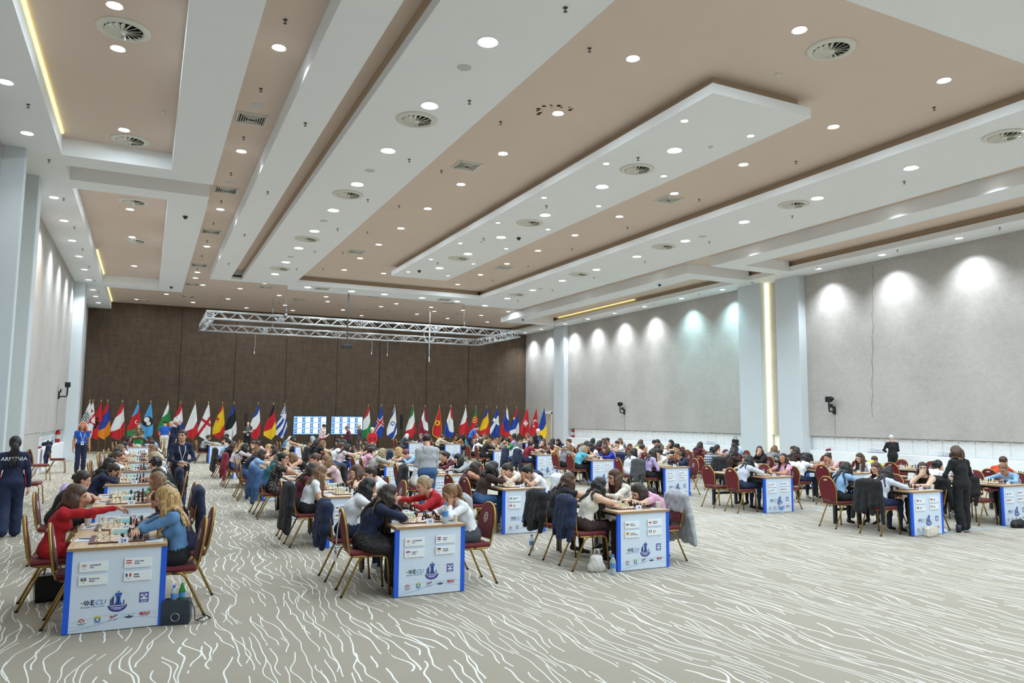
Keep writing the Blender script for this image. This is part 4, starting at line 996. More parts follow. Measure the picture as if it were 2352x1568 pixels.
KINDS = ['pawn', 'rook', 'knight', 'bishop', 'queen', 'king']
PM = {(k_, c_): piece_mb(k_).me('chess_'+k_, m_, True) for k_ in KINDS for c_, m_ in (('white', M_wp), ('black', M_bp))}
def position(rs):
    'a middlegame: white sits at -x, black at +x'
    P_ = []; occ = set()
    def pl(k_, c_, f, r):
        if (f, r) not in occ: occ.add((f, r)); P_.append((k_, c_, f, r))
    back = ['rook', 'knight', 'bishop', 'queen', 'king', 'bishop', 'knight', 'rook']
    for side in (0, 1):
        c_ = 'white' if side == 0 else 'black'; dirr = 1 if side == 0 else -1; r0 = 0 if side == 0 else 7
        for f in range(8):
            k_ = back[f]
            if k_ in ('knight', 'bishop') and rs.random() < .55: pl(k_, c_, max(0, min(7, f+rs.choice((-1, 1)))), r0+dirr*rs.choice((1, 2, 2, 3)))
            elif k_ == 'queen' and rs.random() < .4: pl(k_, c_, rs.choice((2, 3, 4)), r0+dirr*rs.choice((1, 2)))
            elif rs.random() < .93 or k_ == 'king': pl(k_, c_, f, r0)
            if rs.random() < .86: pl('pawn', c_, f, r0+dirr*(1 if rs.random() < .6 else rs.choice((2, 3))))
    return P_
b = MB(); b.prism([(-.085, 0), (.085, 0), (.085, .045), (.078, .06), (-.078, .06), (-.085, .045)], -.035, .045); b.v = [(x, y*(1-.35*(z > .04)), z) for x, y, z in b.v]; CK1 = b.me('case', mat('e9e6e4', rough=.4))
b = MB(); b.box(-.066, -.0375, .012, .066, -.0352, .045); b.v = [(x, y+.0*(z > .03), z) for x, y, z in b.v]; CK2 = b.me('display', mat('8fd0d2', rough=.2, emit=.25))
b = MB()
for sx in (-1, 1): b.box(sx*.088-.005, -.036, .0, sx*.088+.005, .046, .048)
b.box(-.092, -.036, .0, .092, .046, .006); CK3 = b.me('red_side', mat('a5283a', rough=.4))
b = MB(); b.add([(-.042, -.018, 0), (.042, -.018, 0), (.042, 0, .055), (-.042, 0, .055), (-.042, .018, 0), (.042, .018, 0)], [(0, 1, 2, 3), (3, 2, 5, 4), (0, 3, 4), (1, 5, 2)]); CARD = b.me('number_card', mat('dfe4f2', rough=.5))
DIG = {}
def digits(n):
    if n not in DIG: DIG[n] = text_me(str(n), .046, mat('2c3a86'), 'CENTER', 0, .0012)
    return DIG[n]
b = MB(); b.rbox(-.11, -.075, 0, .11, .075, .004, .001); SHEET = b.me('scoresheet', mat('e8edf6', rough=.6)); b = MB(); b.box(-.1, -.06, .004, .07, .055, .0048); b.box(.085, -.03, .004, .1, .03, .008); SHEET2 = b.me('printed_rows', mat('c3cde2', rough=.7))
b = MB(); b.tube([(-.065, 0, .005), (.055, 0, .005), (.068, 0, .005)], [.005, .005, .001], 8); PEN = b.me('pen', mat('1c2430', rough=.3), True)
b = MB(); b.lathe([(.026, 0), (.036, .085), (.038, .087), (.034, .085), (.024, .006)], 18); CUPm = b.me('paper_cup', mat('ece6da', rough=.6), True)
PIECES = []       # every board's men, nearest become single objects
def chess(tid, num, x, y, near, bname):
    z = TH; rs = random.Random(num*17+3)
    o = empty('chessboard', (x, y, z), 0, 'brown-edged chessboard, %s' % bname, 'chessboard'); put('frame', BD1, o); put('playing_squares', BD2, o)
    c = empty('chess_clock', (x+rs.uniform(-.02, .02), y+.30, z), rs.uniform(-.08, .08), 'white and red chess clock, %s' % bname, 'clock'); put('case', CK1, c); put('display', CK2, c); put('red_side', CK3, c)
    d = empty('number_card', (x+.03+rs.uniform(-.02, .02), y-.29, z), 0, 'white tent card numbered %d, %s' % (num, bname), 'sign'); put('card', CARD, d)
    t = put('number', digits(num), d); t.matrix_local = Matrix.Translation((0, -.0148, .010)) @ Matrix.Rotation(R(72), 4, 'X')
    for sd, sx in (('left', -1), ('right', 1)):
        s = empty('scoresheet', (x+sx*.30, y-.14*sx-.08, z+.0005), R(90)*(-sx)+rs.uniform(-.25, .25), 'white scoresheet at the %s edge, %s' % (sd, bname), 'paper'); put('sheet', SHEET, s); put('printed_rows', SHEET2, s)
        if near or rs.random() < .5:
            tag(put('pen', PEN, None, (x+sx*.30, y-.14*sx-.07, z+.004), rs.uniform(0, 3)), 'dark pen on the %s scoresheet, %s' % (sd, bname), 'pen')
    for k_, c_, f, r in position(rs):
        PIECES.append((k_, c_, x-.21+.0525*(r+.5)+rs.uniform(-.004, .004), y-.21+.0525*(f+.5)+rs.uniform(-.004, .004), z+.0128, num, bname, rs.uniform(-.3, .3)))
    if near and rs.random() < .8:
        sx = 1 if rs.random() < .7 else -1
        tag(put('paper_cup', CUPm, None, (x+.34*sx, y-.30 if sx > 0 else y+.2, z)), 'off-white paper cup, %s side, %s' % ('right' if sx > 0 else 'left', bname), 'cup')
# ------------------------------------------------------------------ clothes, hair, skin
HC = {'black': '15110f', 'dark brown': '2c1c14', 'brown': '4a3122', 'light brown': '76563a', 'blonde': 'b3905c', 'ash blonde': '9a8666', 'grey': '6f6a66', 'white': 'd6d2cb', 'red': 'b04a1c', 'blue-grey': '8fa3ad'}
TC = {'white': 'e6e8ec', 'black': '16161a', 'navy': '17203f', 'red': 'b0121f', 'crimson': '7e1530', 'maroon': '541627', 'light blue': '8fb4dc', 'denim blue': '5d88b4', 'royal blue': '1d2fa8', 'polo blue': '1c56b4',
      'teal': '58b4cc', 'grey': '85888d', 'light grey': 'a9adb1', 'dark grey': '43464b', 'green': '1b8a52', 'mint green': '6bb48a', 'pink': 'd9a3bc', 'pale pink': 'ddbfc0', 'lavender': 'b7a5d2', 'beige': 'c4b6a1', 'cream': 'ddd6c8',
      'brown': '3a2824', 'camel': 'b0804f', 'purple': '4e2b5e', 'orange': 'd8401c', 'yellow': 'd9d493', 'lime': 'b8c433', 'dark teal': '2d6f74', 'khaki': 'a49b82', 'rust': '5c3430', 'blue': '2f6cc0'}
def pattern(kind):
    key = 'pat_'+kind
    if key in _M: return _M[key]
    g = G(key); t, sp = g.obj(); X, Y, Z = sp
    if kind == 'blue-striped': f = g.math('LESS_THAN', g.math('FRACT', g.math('MULTIPLY', g.math('ADD', X, Y), 42)), .3); g.base(g.mix(f, 'dfe4ec', '8d9cbc'), .8)
    elif kind == 'checkered':
        a = g.math('LESS_THAN', g.math('FRACT', g.math('MULTIPLY', g.math('ADD', X, Y), 14)), .5); b_ = g.math('LESS_THAN', g.math('FRACT', g.math('MULTIPLY', Z, 14)), .5)
        g.base(g.ramp(g.math('MULTIPLY', g.math('ADD', a, b_), .5), [(0, '14161c'), (.4, '6d7888'), (.9, 'e3e6ea')], 'CONSTANT'), .8)
    elif kind == 'zebra print': n = g.noise(t, 16, 1); f = g.math('GREATER_THAN', g.math('FRACT', g.math('MULTIPLY', n, 6)), .5); g.base(g.mix(f, 'e8e8e8', '131317'), .8)
    elif kind == 'black floral': n = g.n('TexVoronoi'); n.inputs['Scale'].default_value = 42; g.l(t, n.inputs['Vector']); f = g.math('LESS_THAN', n.outputs['Distance'], .30); g.base(g.mix(f, '131216', 'b9aa93'), .8)
    elif kind == 'pink floral': n = g.noise(t, 30, 3); g.base(g.ramp(n, [(.35, '7a4a5c'), (.45, 'd9c3ca'), (.6, 'e2d6d6'), (.7, 'b4787e')]), .8)
    elif kind == 'grey patterned': n = g.noise(t, 60, 2); g.base(g.ramp(n, [(.42, '5f5e60'), (.5, 'c9c5bd'), (.7, 'dcd8cf')]), .8)
    elif kind == 'colourful': n = g.noise(t, 14, 2); g.base(g.ramp(n, [(.3, '1e3a35'), (.42, '2f6f66'), (.5, 'b07a34'), (.56, '5c2e32'), (.65, '8c9a86')], 'CONSTANT'), .8)
    elif kind == 'white lace': n = g.noise(t, 70, 1); g.base(g.mix(n, 'c9c0b4', 'ece8e0'), .85)
    elif kind == 'pink plaid': a = g.math('LESS_THAN', g.math('FRACT', g.math('MULTIPLY', g.math('ADD', X, Y), 20)), .25); g.base(g.mix(a, 'd9cdd0', '76505c'), .8)
    elif kind == 'dark dotted': n = g.n('TexVoronoi'); n.inputs['Scale'].default_value = 90; g.l(t, n.inputs['Vector']); f = g.math('LESS_THAN', n.outputs['Distance'], .22); g.base(g.mix(f, '141418', '8a8676'), .8)
    _M[key] = g.m; return g.m
def cloth(name):
    if name in TC: return mat(TC[name], rough=.85, noise=.10, nscale=9, bump=.15, sheen=.05)
    if name == 'denim': return mat('3d5f8c', rough=.85, noise=.22, nscale=40, bump=.2)
    if name == 'dark denim': return mat('1d2b4a', rough=.85, noise=.2, nscale=40, bump=.2)
    return pattern(name)
def hairmat(c):
    key = 'hair_'+c
    if key in _M: return _M[key]
    g = G(key); t, sp = g.obj(); base_ = HC[c]
    v = g.comb(g.math('MULTIPLY', sp[0], 60), g.math('MULTIPLY', sp[1], 60), g.math('MULTIPLY', sp[2], 4)); n = g.noise(v, 1.6, 3)
    rgbv = [int(base_[i:i+2], 16) for i in (0, 2, 4)]
    lo_ = '%02x%02x%02x' % tuple(int(q*.62) for q in rgbv); hi_ = '%02x%02x%02x' % tuple(min(255, int(q*1.28+8)) for q in rgbv)
    g.base(g.ramp(n, [(.32, lo_), (.5, base_), (.7, hi_)]), .42); g.bump(n, .5, .004); _M[key] = g.m; return g.m
SK = ['c99a80', 'd3a88e', 'b98568', 'dcb59d']
M_eye = mat('2a211c', rough=.2); M_lip = mat('a8554f', rough=.5)
def dress(o, sk, top, sleeve, bottom, brow='2c1c14', shin=None, shoes='202024', neck=None):
    s = mat(sk, rough=.5, noise=.05, nscale=12); t = cloth(top); b_ = cloth(bottom) if bottom in TC or not bottom.startswith('#') else mat(bottom[1:])
    sl = {0: s, 1: t, 2: t if sleeve in 'sl' else s, 3: t if sleeve == 'l' else s, 4: b_, 5: s if shin == 'skin' else b_, 6: mat(shoes, rough=.5), 7: M_eye, 8: M_lip, 9: s if sleeve == 't' else t, 10: mat(brow)}
    for i, m in sl.items(): o.material_slots[i].link = 'OBJECT'; o.material_slots[i].material = m
# ------------------------------------------------------------------ poses (local: x right, y forward, z up; table edge near y=.22, top z about .80)
UP, FW, DN = (0, 0, 1), (0, 1, 0), (0, 0, -1)
def cheekh(sx, dz=0.): return ('head', (sx*.074, .075, -.135+dz), (sx*.05, -.42, .9), (-sx, .1, .1), .35, (sx*.5, .8, -.35))
def tableh(sx, x=.0, y=.46, c=.35): return ('w', (x, y, .838), (-sx*.9, .35, 0), DN, c, (sx, -.1, -.1))
POSES = {
 'cheeks': dict(lean=24, hunch=15, pitch=24, L=cheekh(-1), R=cheekh(1)),
 'cheekR': dict(lean=23, hunch=13, pitch=20, yaw=0, L=tableh(-1, -.02, .44), R=cheekh(1)),
 'cheekL': dict(lean=22, hunch=13, pitch=22, L=cheekh(-1), R=tableh(1, .02, .44)),
 'folded': dict(lean=19, hunch=15, pitch=22, L=('w', (.11, .40, .842), (.95, .1, 0), DN, .3, (-1, .1, 0)), R=('w', (-.09, .44, .85), (-.95, .05, 0), DN, .3, (1, .1, 0))),
 'lap': dict(lean=16, hunch=12, pitch=24, L=('w', (-.07, .27, .665), (.5, .8, -.1), DN, .4, (-1, -.5, 0)), R=('w', (.06, .29, .67), (-.5, .8, -.1), DN, .4, (1, -.5, 0))),
 'write': dict(lean=23, hunch=16, pitch=32, L=tableh(-1, -.06, .46), R=('w', (.12, .45, .835), (-.4, .9, -.1), DN, .6, (1, 0, -.1))),
 'reach': dict(lean=24, hunch=10, pitch=22, L=tableh(-1, -.02, .42), R=('w', (.06, .62, .93), (-.1, 1, -.25), DN, .5, (1, -.2, -.5))),
 'forehead': dict(lean=30, hunch=17, pitch=40, L=('head', (-.05, .15, -.06), (.05, -.35, .9), (.2, -1, 0), .25, (-.6, .8, -.4)), R=('head', (.05, .15, -.06), (-.05, -.35, .9), (-.2, -1, 0), .25, (.6, .8, -.4))),
 'look': dict(lean=10, hunch=6, pitch=4, yaw=40, L=tableh(-1, .0, .40), R=('head', (.05, .12, -.12), (-.3, -.1, .9), (-.3, -1, 0), .9, (.5, .6, -.8))),
 'lookback': dict(lean=14, hunch=8, pitch=0, yaw=-62, twist=-15, L=tableh(-1, .0, .42), R=tableh(1, .05, .40)),
 'down': dict(lean=32, hunch=26, pitch=44, L=tableh(-1, .05, .50), R=tableh(1, -.03, .47)),
 'pinksit': dict(lean=4, hunch=4, pitch=-2, yaw=18, L=('w', (-.04, .40, .84), (.8, .5, .1), DN, .5, (-1, -.4, -.2)), R=tableh(1, .06, .38)),
}
ST = dict(stand=True, lean=2, hunch=5, pitch=8)
def down(sx, y=.03): return ('w', (sx*.235, y, .80), (0, .12, -1), (-sx, 0, 0), .5, (sx*.2, -1, 0))
SP = {
 'walk': dict(ST, L=down(-1, .02), R=down(1, .04), ankle={-1: (-.10, -.16, .12), 1: (.08, .10, .09)}, knee={-1: (-.09, .02, .50), 1: (.085, .12, .52)}, flare=.05),
 'idle': dict(ST, pitch=0, yaw=-25, L=down(-1), R=down(1), flare=.03),
 'crossed': dict(ST, pitch=-6, L=('w', (.09, .19, 1.10), (.95, .1, .1), (0, -1, 0), .3, (-.6, -.2, -1)), R=('w', (-.08, .21, 1.13), (-.95, .1, .1), (0, -1, 0), .3, (.6, -.2, -1))),
 'behind': dict(ST, L=('w', (-.04, -.17, .90), (.7, 0, -.5), (0, -1, 0), .4, (-1, -.6, 0)), R=('w', (.05, -.19, .88), (-.7, 0, -.5), (0, -1, 0), .4, (1, -.6, 0))),
 'phone': dict(ST, pitch=30, hunch=12, L=('w', (-.08, .28, 1.08), (.4, .8, .3), (.3, 0, 1), .6, (-.25, -.3, -1)), R=('w', (.08, .28, 1.10), (-.4, .8, .3), (-.3, 0, 1), .6, (.25, -.3, -1))),
 'clasp': dict(ST, pitch=4, yaw=-28, L=('w', (-.05, .27, .98), (.8, .3, 0), (0, -.3, 1), .5, (-.9, -.3, -.5)), R=('w', (.06, .27, .96), (-.8, .3, 0), (0, -.3, -1), .5, (.9, -.3, -.5))),
 'lean_table': dict(ST, lean=28, hunch=10, pitch=22, L=down(-1, .2), R=('w', (.2, .55, .84), (0, .9, -.2), DN, .2, (1, 0, -.3))),
}
BODY = {}
def get_body(key, pose, **kw):
    k_ = (key, tuple(sorted(kw.items())))
    if k_ not in BODY: BODY[k_] = body(pose, **kw)
    return BODY[k_]
HAIR = {}
def person(name_label, B, hair, style, length, loc, rz, sc, top, sleeve, bottom, group=None, zs=0., near=False, hseed=0, shin=None, shoes='202024', skin=None, vol=1.):
    rs = random.Random(name_label); sk = skin or rs.choice(SK)
    o = put('person', B['me'], None, (loc[0], loc[1], loc[2]+zs), rz); o.scale = (sc, sc, sc)
    br = {'white': 'a8a29a', 'grey': '4a4440', 'blonde': '8a6a42', 'ash blonde': '6f5a40', 'red': '7a3a1c'}.get(hair, '20150f')
    dress(o, sk, top, sleeve, bottom, br, shin, shoes); tag(o, name_label, 'person', group)
    if not near: length = round(length*5)/5+.04; hseed = 0
    if style != 'bald':
        hk = (id(B), style, length, hseed % 3, near, vol)
        if hk not in HAIR: HAIR[hk] = hair_mesh(B, style, length, .0075 if near else .013, hseed % 3, vol)
        h = put('hair', HAIR[hk], o); h.material_slots[0].link = 'OBJECT'; h.material_slots[0].material = hairmat(hair)
    return o
# ------------------------------------------------------------------ tables of the hall
COLS = dict(A=(-.57, 7.9, 3.43, 24, 'leftmost'), B=(2.52, 8.04, 3.40, 36, 'second'), C=(5.54, 8.22, 3.38, 48, 'third'), D=(11.84, 8.66, 3.36, 60, 'fourth'), E=(14.66, 8.83, 3.36, 72, 'fifth'), F=(17.2, 9.0, 3.36, 84, 'rightmost'))
ROW = ['front', 'second', 'third', 'fourth', 'fifth', 'sixth']
TB = []
for cn, (x, y, p, num, w_) in COLS.items():
    for r in range(6):
        TB.append((cn+str(r), x-(0 if cn in 'AB' else .035*r), y+p*r, num-2*r, "%s column's %s table" % (w_, ROW[r])))
for i, (tid, x, y) in enumerate((('A7', -.58, 31.9), ('B7', 2.4, 33.3), ('C7', 5.45, 31.1), ('T1', 11.35, 34.5), ('D7', 12.4, 32.4), ('E6', 14.1, 30.2), ('E7', 14.6, 34.2), ('F7', 16.95, 33.2))):
    TB.append((tid, x, y, 12-2*i if i < 6 else 98-2*i, ['first', 'second', 'third', 'fourth', 'fifth', 'sixth', 'seventh', 'eighth'][i]+' back-row table from left'))
NEAR = {'A0', 'A1', 'B0', 'C0'}
# seat: hair, style, length, top, sleeve, bottom, pose [, options]
P_ = {
 'A0L1': ('brown', 'bob', .26, 'red', 'l', 'red', 'redreach', dict(near=1, top_long=1, d='reaching over the board numbered 24')),
 'A0R0': ('blonde', 'long', .46, 'denim blue', 'l', 'black', 'foldedup', dict(near=1, vol=1.15, back=-.14, d='arms folded beside a paper cup')),
 'A0R1': ('dark brown', 'bob', .26, 'navy', 'l', 'navy', 'write', {}),
 'A1L0': ('dark brown', 'updo', .2, 'black', 's', 'black', 'cheekR', dict(back=.2)),
 'A1R0': ('light brown', 'long', .46, 'beige', 's', 'black', 'cheeks', {}),
 'A1R1': ('black', 'fringe', .2, 'mint green', 'l', 'black', 'cheekR', {}),
 'A2L0': ('dark brown', 'pony', .3, 'navy', 'l', 'navy', 'forehead', {}),
 'A2L1': ('black', 'long', .5, 'black', 'l', 'black', 'folded', {}),
 'A2R0': ('black', 'curlyshort', .2, 'black', 's', 'black', 'cheekL', dict(arm='white')),
 'A3L0': ('brown', 'updo', .2, 'white', 'l', 'black', 'write', {}),
 'A3L1': ('black', 'long', .45, 'black', 's', 'black', 'cheekR', {}),
 'A3R0': ('ash blonde', 'bob', .24, 'zebra print', 'l', 'black', 'write', {}),
 'A3R1': ('light brown', 'long', .4, 'white', 's', 'denim', 'cheeks', {}),
 'A4L0': ('light brown', 'long', .4, 'black', 't', 'denim', 'folded', {}), 'A4R0': ('light brown', 'bob', .25, 'beige', 'l', 'denim', 'cheekR', {}),
 'A5L0': ('black', 'long', .4, 'white', 'l', 'black', 'cheeks', {}), 'A5R0': ('dark brown', 'short', .1, 'white', 'l', 'navy', 'cheekL', {}),
 'B0L0': ('dark brown', 'long', .52, 'navy', 'l', 'dark dotted', 'cheekR', dict(near=1, skirt=1., vol=1.1, d='chin on hand before the board numbered 36')),
 'B0L1': ('black', 'bob', .22, 'white', 's', 'dark denim', 'cheekL', dict(near=1)),
 'B0R0': ('light brown', 'pony', .42, 'white', 'l', 'dark grey', 'cheekL', dict(near=1, d='smiling with a fist at the chin')),
 'B0R1': ('ash blonde', 'updo', .2, 'red', 'l', 'denim', 'reach', dict(near=1, d='reaching across the board')),
 'B1L0': ('light brown', 'long', .42, 'white', 's', 'black', 'lap', dict(near=1)),
 'B1L1': ('dark brown', 'long', .3, 'maroon', 'l', 'black', 'folded', {}),
 'B1R0': ('dark brown', 'bun', .2, 'white', 'l', 'beige', 'cheeks', dict(near=1)),
 'B1R1': ('brown', 'wavy', .3, 'beige', 't', 'beige', 'cheeks', {}),
 'B2L0': ('black', 'bun', .1, 'black floral', 's', 'black floral', 'lookchin', dict(glasses=1, skirt=1., d='fist at the mouth')),
 'B2L1': ('grey', 'bob', .16, 'dark teal', 's', 'denim', 'folded', {}),
 'B2R0': ('light brown', 'long', .5, 'pale pink', 'l', 'beige', 'folded', {}),
 'B2R1': ('brown', 'updo', .3, 'beige', 's', 'denim', 'write', {}),
 'B3L0': ('dark brown', 'bob', .26, 'light blue', 's', 'denim', 'folded', {}), 'B3L1': ('light brown', 'bob', .24, 'navy', 'l', 'denim', 'write', {}),
 'B3R0': ('light brown', 'long', .6, 'black', 't', 'black', 'forehead', {}), 'B3R1': ('blonde', 'bun', .2, 'white', 't', 'black', 'forehead', {}),
 'B4L0': ('black', 'long', .4, 'pink plaid', 'l', 'denim', 'folded', {}), 'B4L1': ('blonde', 'wavy', .5, 'white', 's', 'black', 'cheekR', {}),
 'B4R0': ('dark brown', 'long', .4, 'black', 't', 'black', 'cheekR', {}), 'B4R1': ('blonde', 'updo', .3, 'white', 's', 'black', 'cheeks', {}),
 'B5L0': ('brown', 'wavy', .34, 'black', 's', 'black', 'cheeks', {}), 'B5L1': ('black', 'short', .1, 'light blue', 's', 'denim', 'cheekR', {}),
 'B5R0': ('dark brown', 'bun', .1, 'pale pink', 's', 'black', 'cheekR', {}), 'B5R1': ('brown', 'updo', .1, 'black', 'l', 'black', 'cheeks', {}),
 'B7R0': ('black', 'bob', .14, 'cream', 't', 'black', 'forehead', {}), 'B7L0': ('brown', 'updo', .1, 'light grey', 'l', 'black', 'folded', {}),
 'C0L0': ('black', 'long', .50, 'cream', 't', 'brown', 'folded', dict(near=1, d='forearms on the table beside the board numbered 48')),
 'C0L1': ('brown', 'long', .36, 'black', 's', 'black', 'reach', dict(near=1)),
 'C0R0': ('dark brown', 'long', .42, 'pink', 's', 'black', 'down', dict(near=1, lanyard=1, d='bent low over the table')),
 'C0R1': ('brown', 'long', .42, 'white lace', 'l', 'white lace', 'lapread', dict(near=1, glasses=1)),
 'C1L0': ('black', 'curly', .34, 'brown', 'l', 'denim', 'folded', dict(near=1, vol=1.3)),
 'C1L1': ('dark brown', 'long', .46, 'maroon', 't', 'black', 'write', {}),
 'C1R0': ('black', 'bun', .1, 'white', 's', 'black', 'forehead', {}), 'C1R1': ('dark brown', 'pony', .22, 'cream', 's', 'black', 'forehead', {}),
 'C2L0': ('brown', 'long', .3, 'white', 't', 'cream', 'folded', {}), 'C2R0': ('black', 'long', .5, 'light grey', 'l', 'black', 'write', {}), 'C2R1': ('dark brown', 'updo', .2, 'maroon', 'l', 'black', 'cheekR', {}),
 'C3L0': ('ash blonde', 'long', .32, 'grey patterned', 'l', 'black', 'write', {}), 'C3L1': ('dark brown', 'pony', .2, 'pink', 's', 'black', 'cheekR', dict(glasses=1)),
 'C3R0': ('maroon', 'short', .1, 'light blue', 'l', 'black', 'forehead', dict(hat=1)), 'C3R1': ('blonde', 'bob', .14, 'beige', 's', 'black', 'write', {}),
 'C4L0': ('black', 'wavy', .34, 'pink floral', 's', 'denim', 'reach', {}), 'C4R0': ('black', 'long', .42, 'white', 'l', 'black', 'cheekR', {}), 'C4R1': ('dark brown', 'long', .3, 'beige', 't', 'black', 'folded', {}),
 'C5L0': ('light brown', 'bob', .24, 'black', 's', 'black', 'cheekR', {}), 'C5L1': ('dark brown', 'wavy', .36, 'black', 's', 'denim', 'cheekL', {}), 'C5R0': ('black', 'long', .3, 'black', 'l', 'black', 'write', {}),
 'C7L0': ('black', 'long', .2, 'cream', 't', 'black', 'folded', {}), 'C7L1': ('white', 'long', .3, 'denim blue', 'l', 'black', 'write', {}), 'C7R0': ('blue-grey', 'long', .36, 'navy', 's', 'denim', 'cheekR', {}),
 'D0L0': ('black', 'long', .60, 'blue-striped', 'l', 'dark denim', 'cheekR', dict(near=1)), 'D0L1': ('black', 'long', .60, 'light blue', 'l', 'black', 'folded', {}),
 'D0R0': ('dark brown', 'long', .34, 'black', 't', 'black', 'look', dict(glasses=1, near=1)), 'D0R1': ('brown', 'long', .3, 'white lace', 'l', 'black', 'cheekL', dict(glasses=1)),
 'D1L0': ('black', 'long', .42, 'blue-striped', 'l', 'dark denim', 'cheekR', {}), 'D1R0': ('dark brown', 'long', .46, 'pink', 's', 'black', 'pinksit', {}), 'D1R1': ('brown', 'updo', .2, 'white', 's', 'black', 'cheeks', {}),
 'D2L0': ('dark brown', 'long', .44, 'lavender', 'l', 'black', 'lap', {}), 'D2L1': ('black', 'long', .3, 'white', 'l', 'white', 'folded', {}), 'D2R0': ('light brown', 'updo', .2, 'navy', 'l', 'black', 'cheeks', {}), 'D2R1': ('black', 'pony', .2, 'white', 's', 'black', 'cheekR', {}),
 'D3L0': ('ash blonde', 'bob', .2, 'teal', 's', 'black', 'reach', {}), 'D3L1': ('light brown', 'long', .34, 'grey', 's', 'black', 'cheekR', {}), 'D3R0': ('brown', 'long', .36, 'royal blue', 'l', 'black', 'write', {}), 'D3R1': ('black', 'long', .34, 'white', 's', 'black', 'cheekL', {}),
 'D4L0': ('dark brown', 'pony', .26, 'crimson', 's', 'dark denim', 'reach', {}), 'D4L1': ('grey', 'long', .28, 'white', 'l', 'denim', 'write', {}), 'D4R0': ('dark brown', 'long', .42, 'camel', 's', 'black', 'cheeks', {}), 'D4R1': ('brown', 'wavy', .3, 'rust', 'l', 'black', 'look', dict(lanyard=1)),
 'D5L0': ('light brown', 'bob', .2, 'black', 'l', 'black', 'cheekR', {}), 'D5L1': ('dark brown', 'long', .4, 'white', 'l', 'black', 'write', {}), 'D5R0': ('black', 'pony', .2, 'green', 's', 'black', 'cheekL', {}),
 'D7L0': ('brown', 'updo', .2, 'beige', 's', 'black', 'write', {}), 'D7R0': ('black', 'bob', .3, 'camel', 'l', 'black', 'cheekR', {}), 'T1L0': ('white', 'bob', .14, 'dark grey', 'l', 'dark grey', 'write', {}), 'T1R0': ('grey', 'short', .1, 'purple', 'l', 'black', 'cheekL', {}),
 'E7L0': ('white', 'short', .1, 'purple', 's', 'black', 'folded', {}), 'E7R0': ('light brown', 'short', .1, 'white', 'l', 'black', 'cheekR', {}), 'E6R0': ('red', 'bob', .22, 'lavender', 'l', 'black', 'cheeks', {}), 'F7R0': ('dark brown', 'short', .1, 'black', 's', 'black', 'cheekR', {}),
 'E0R0': ('light brown', 'short', .1, 'light blue', 'l', 'black', 'write', dict(glasses=1)), 'E0L1': ('black', 'pony', .26, 'white', 'l', 'dark denim', 'cheekR', {}), 'E0R1': ('dark brown', 'bob', .2, 'white', 'l', 'black', 'write', {}),
 'E1L1': ('black', 'bob', .16, 'white', 's', 'dark denim', 'reach', {}), 'E1R0': ('brown', 'long', .36, 'white', 'l', 'black', 'lap', {}), 'E1R1': ('dark brown', 'bun', .1, 'pale pink', 's', 'black', 'cheekR', {}),
 'E2L0': ('dark brown', 'long', .42, 'brown', 'l', 'black', 'folded', {}), 'E2L1': ('black', 'pony', .34, 'checkered', 'l', 'black', 'write', {}), 'E2R0': ('dark brown', 'wavy', .34, 'black', 'l', 'black', 'look', {}), 'E2R1': ('black', 'long', .3, 'maroon', 'l', 'black', 'cheekR', {}),
 'E3R0': ('black', 'pony', .2, 'black', 'l', 'black', 'write', {}), 'E3R1': ('light brown', 'long', .4, 'white', 'l', 'black', 'write', {}), 'E3L0': ('black', 'curly', .2, 'dark grey', 'l', 'black', 'folded', {}),
 'F0L1': ('brown', 'short', .1, 'orange', 's', 'black', 'folded', {}), 'F1L1': ('brown', 'short', .1, 'lime', 'l', 'black', 'down', {}), 'F2R1': ('black', 'bun', .1, 'black', 'l', 'black', 'cheekL', {}), 'F2L0': ('dark brown', 'long', .36, 'brown', 's', 'black', 'folded', {}),
}
HC['maroon'] = '6b2f3c'
EMPTY = {'A0L0', 'A1L1', 'A2R1', 'A5L1', 'A5R1', 'C2L1', 'D1L1', 'E0L0', 'E1L0', 'F1L0', 'F1R0', 'F1R1', 'F0R0', 'F0R1', 'F0L0', 'F2R0', 'F3R1', 'E6L0', 'C7R1', 'B7L1', 'T1L1', 'T1R1', 'D7L1', 'D7R1', 'F7L0', 'A7L1', 'A7R1'}
POSES['lookchin'] = dict(POSES['cheekR'], lean=14, hunch=10, pitch=6, yaw=-28)
POSES['lapread'] = dict(lean=18, hunch=14, pitch=20, L=tableh(-1, -.0, .44), R=tableh(1, .05, .42))
POSES['foldedup'] = dict(POSES['folded'], lean=4, hunch=13, pitch=24, L=('w', (.11, .34, .842), (.95, .1, 0), DN, .3, (-1, .1, 0)), R=('w', (-.09, .37, .85), (-.95, .05, 0), DN, .3, (1, .1, 0)))
POSES['redreach'] = dict(lean=13, hunch=12, pitch=20, top_long=1, L=cheekh(-1), R=('w', (.05, .62, 1.0), (-.35, .9, -.25), DN, .6, (1, -.2, -.7)))
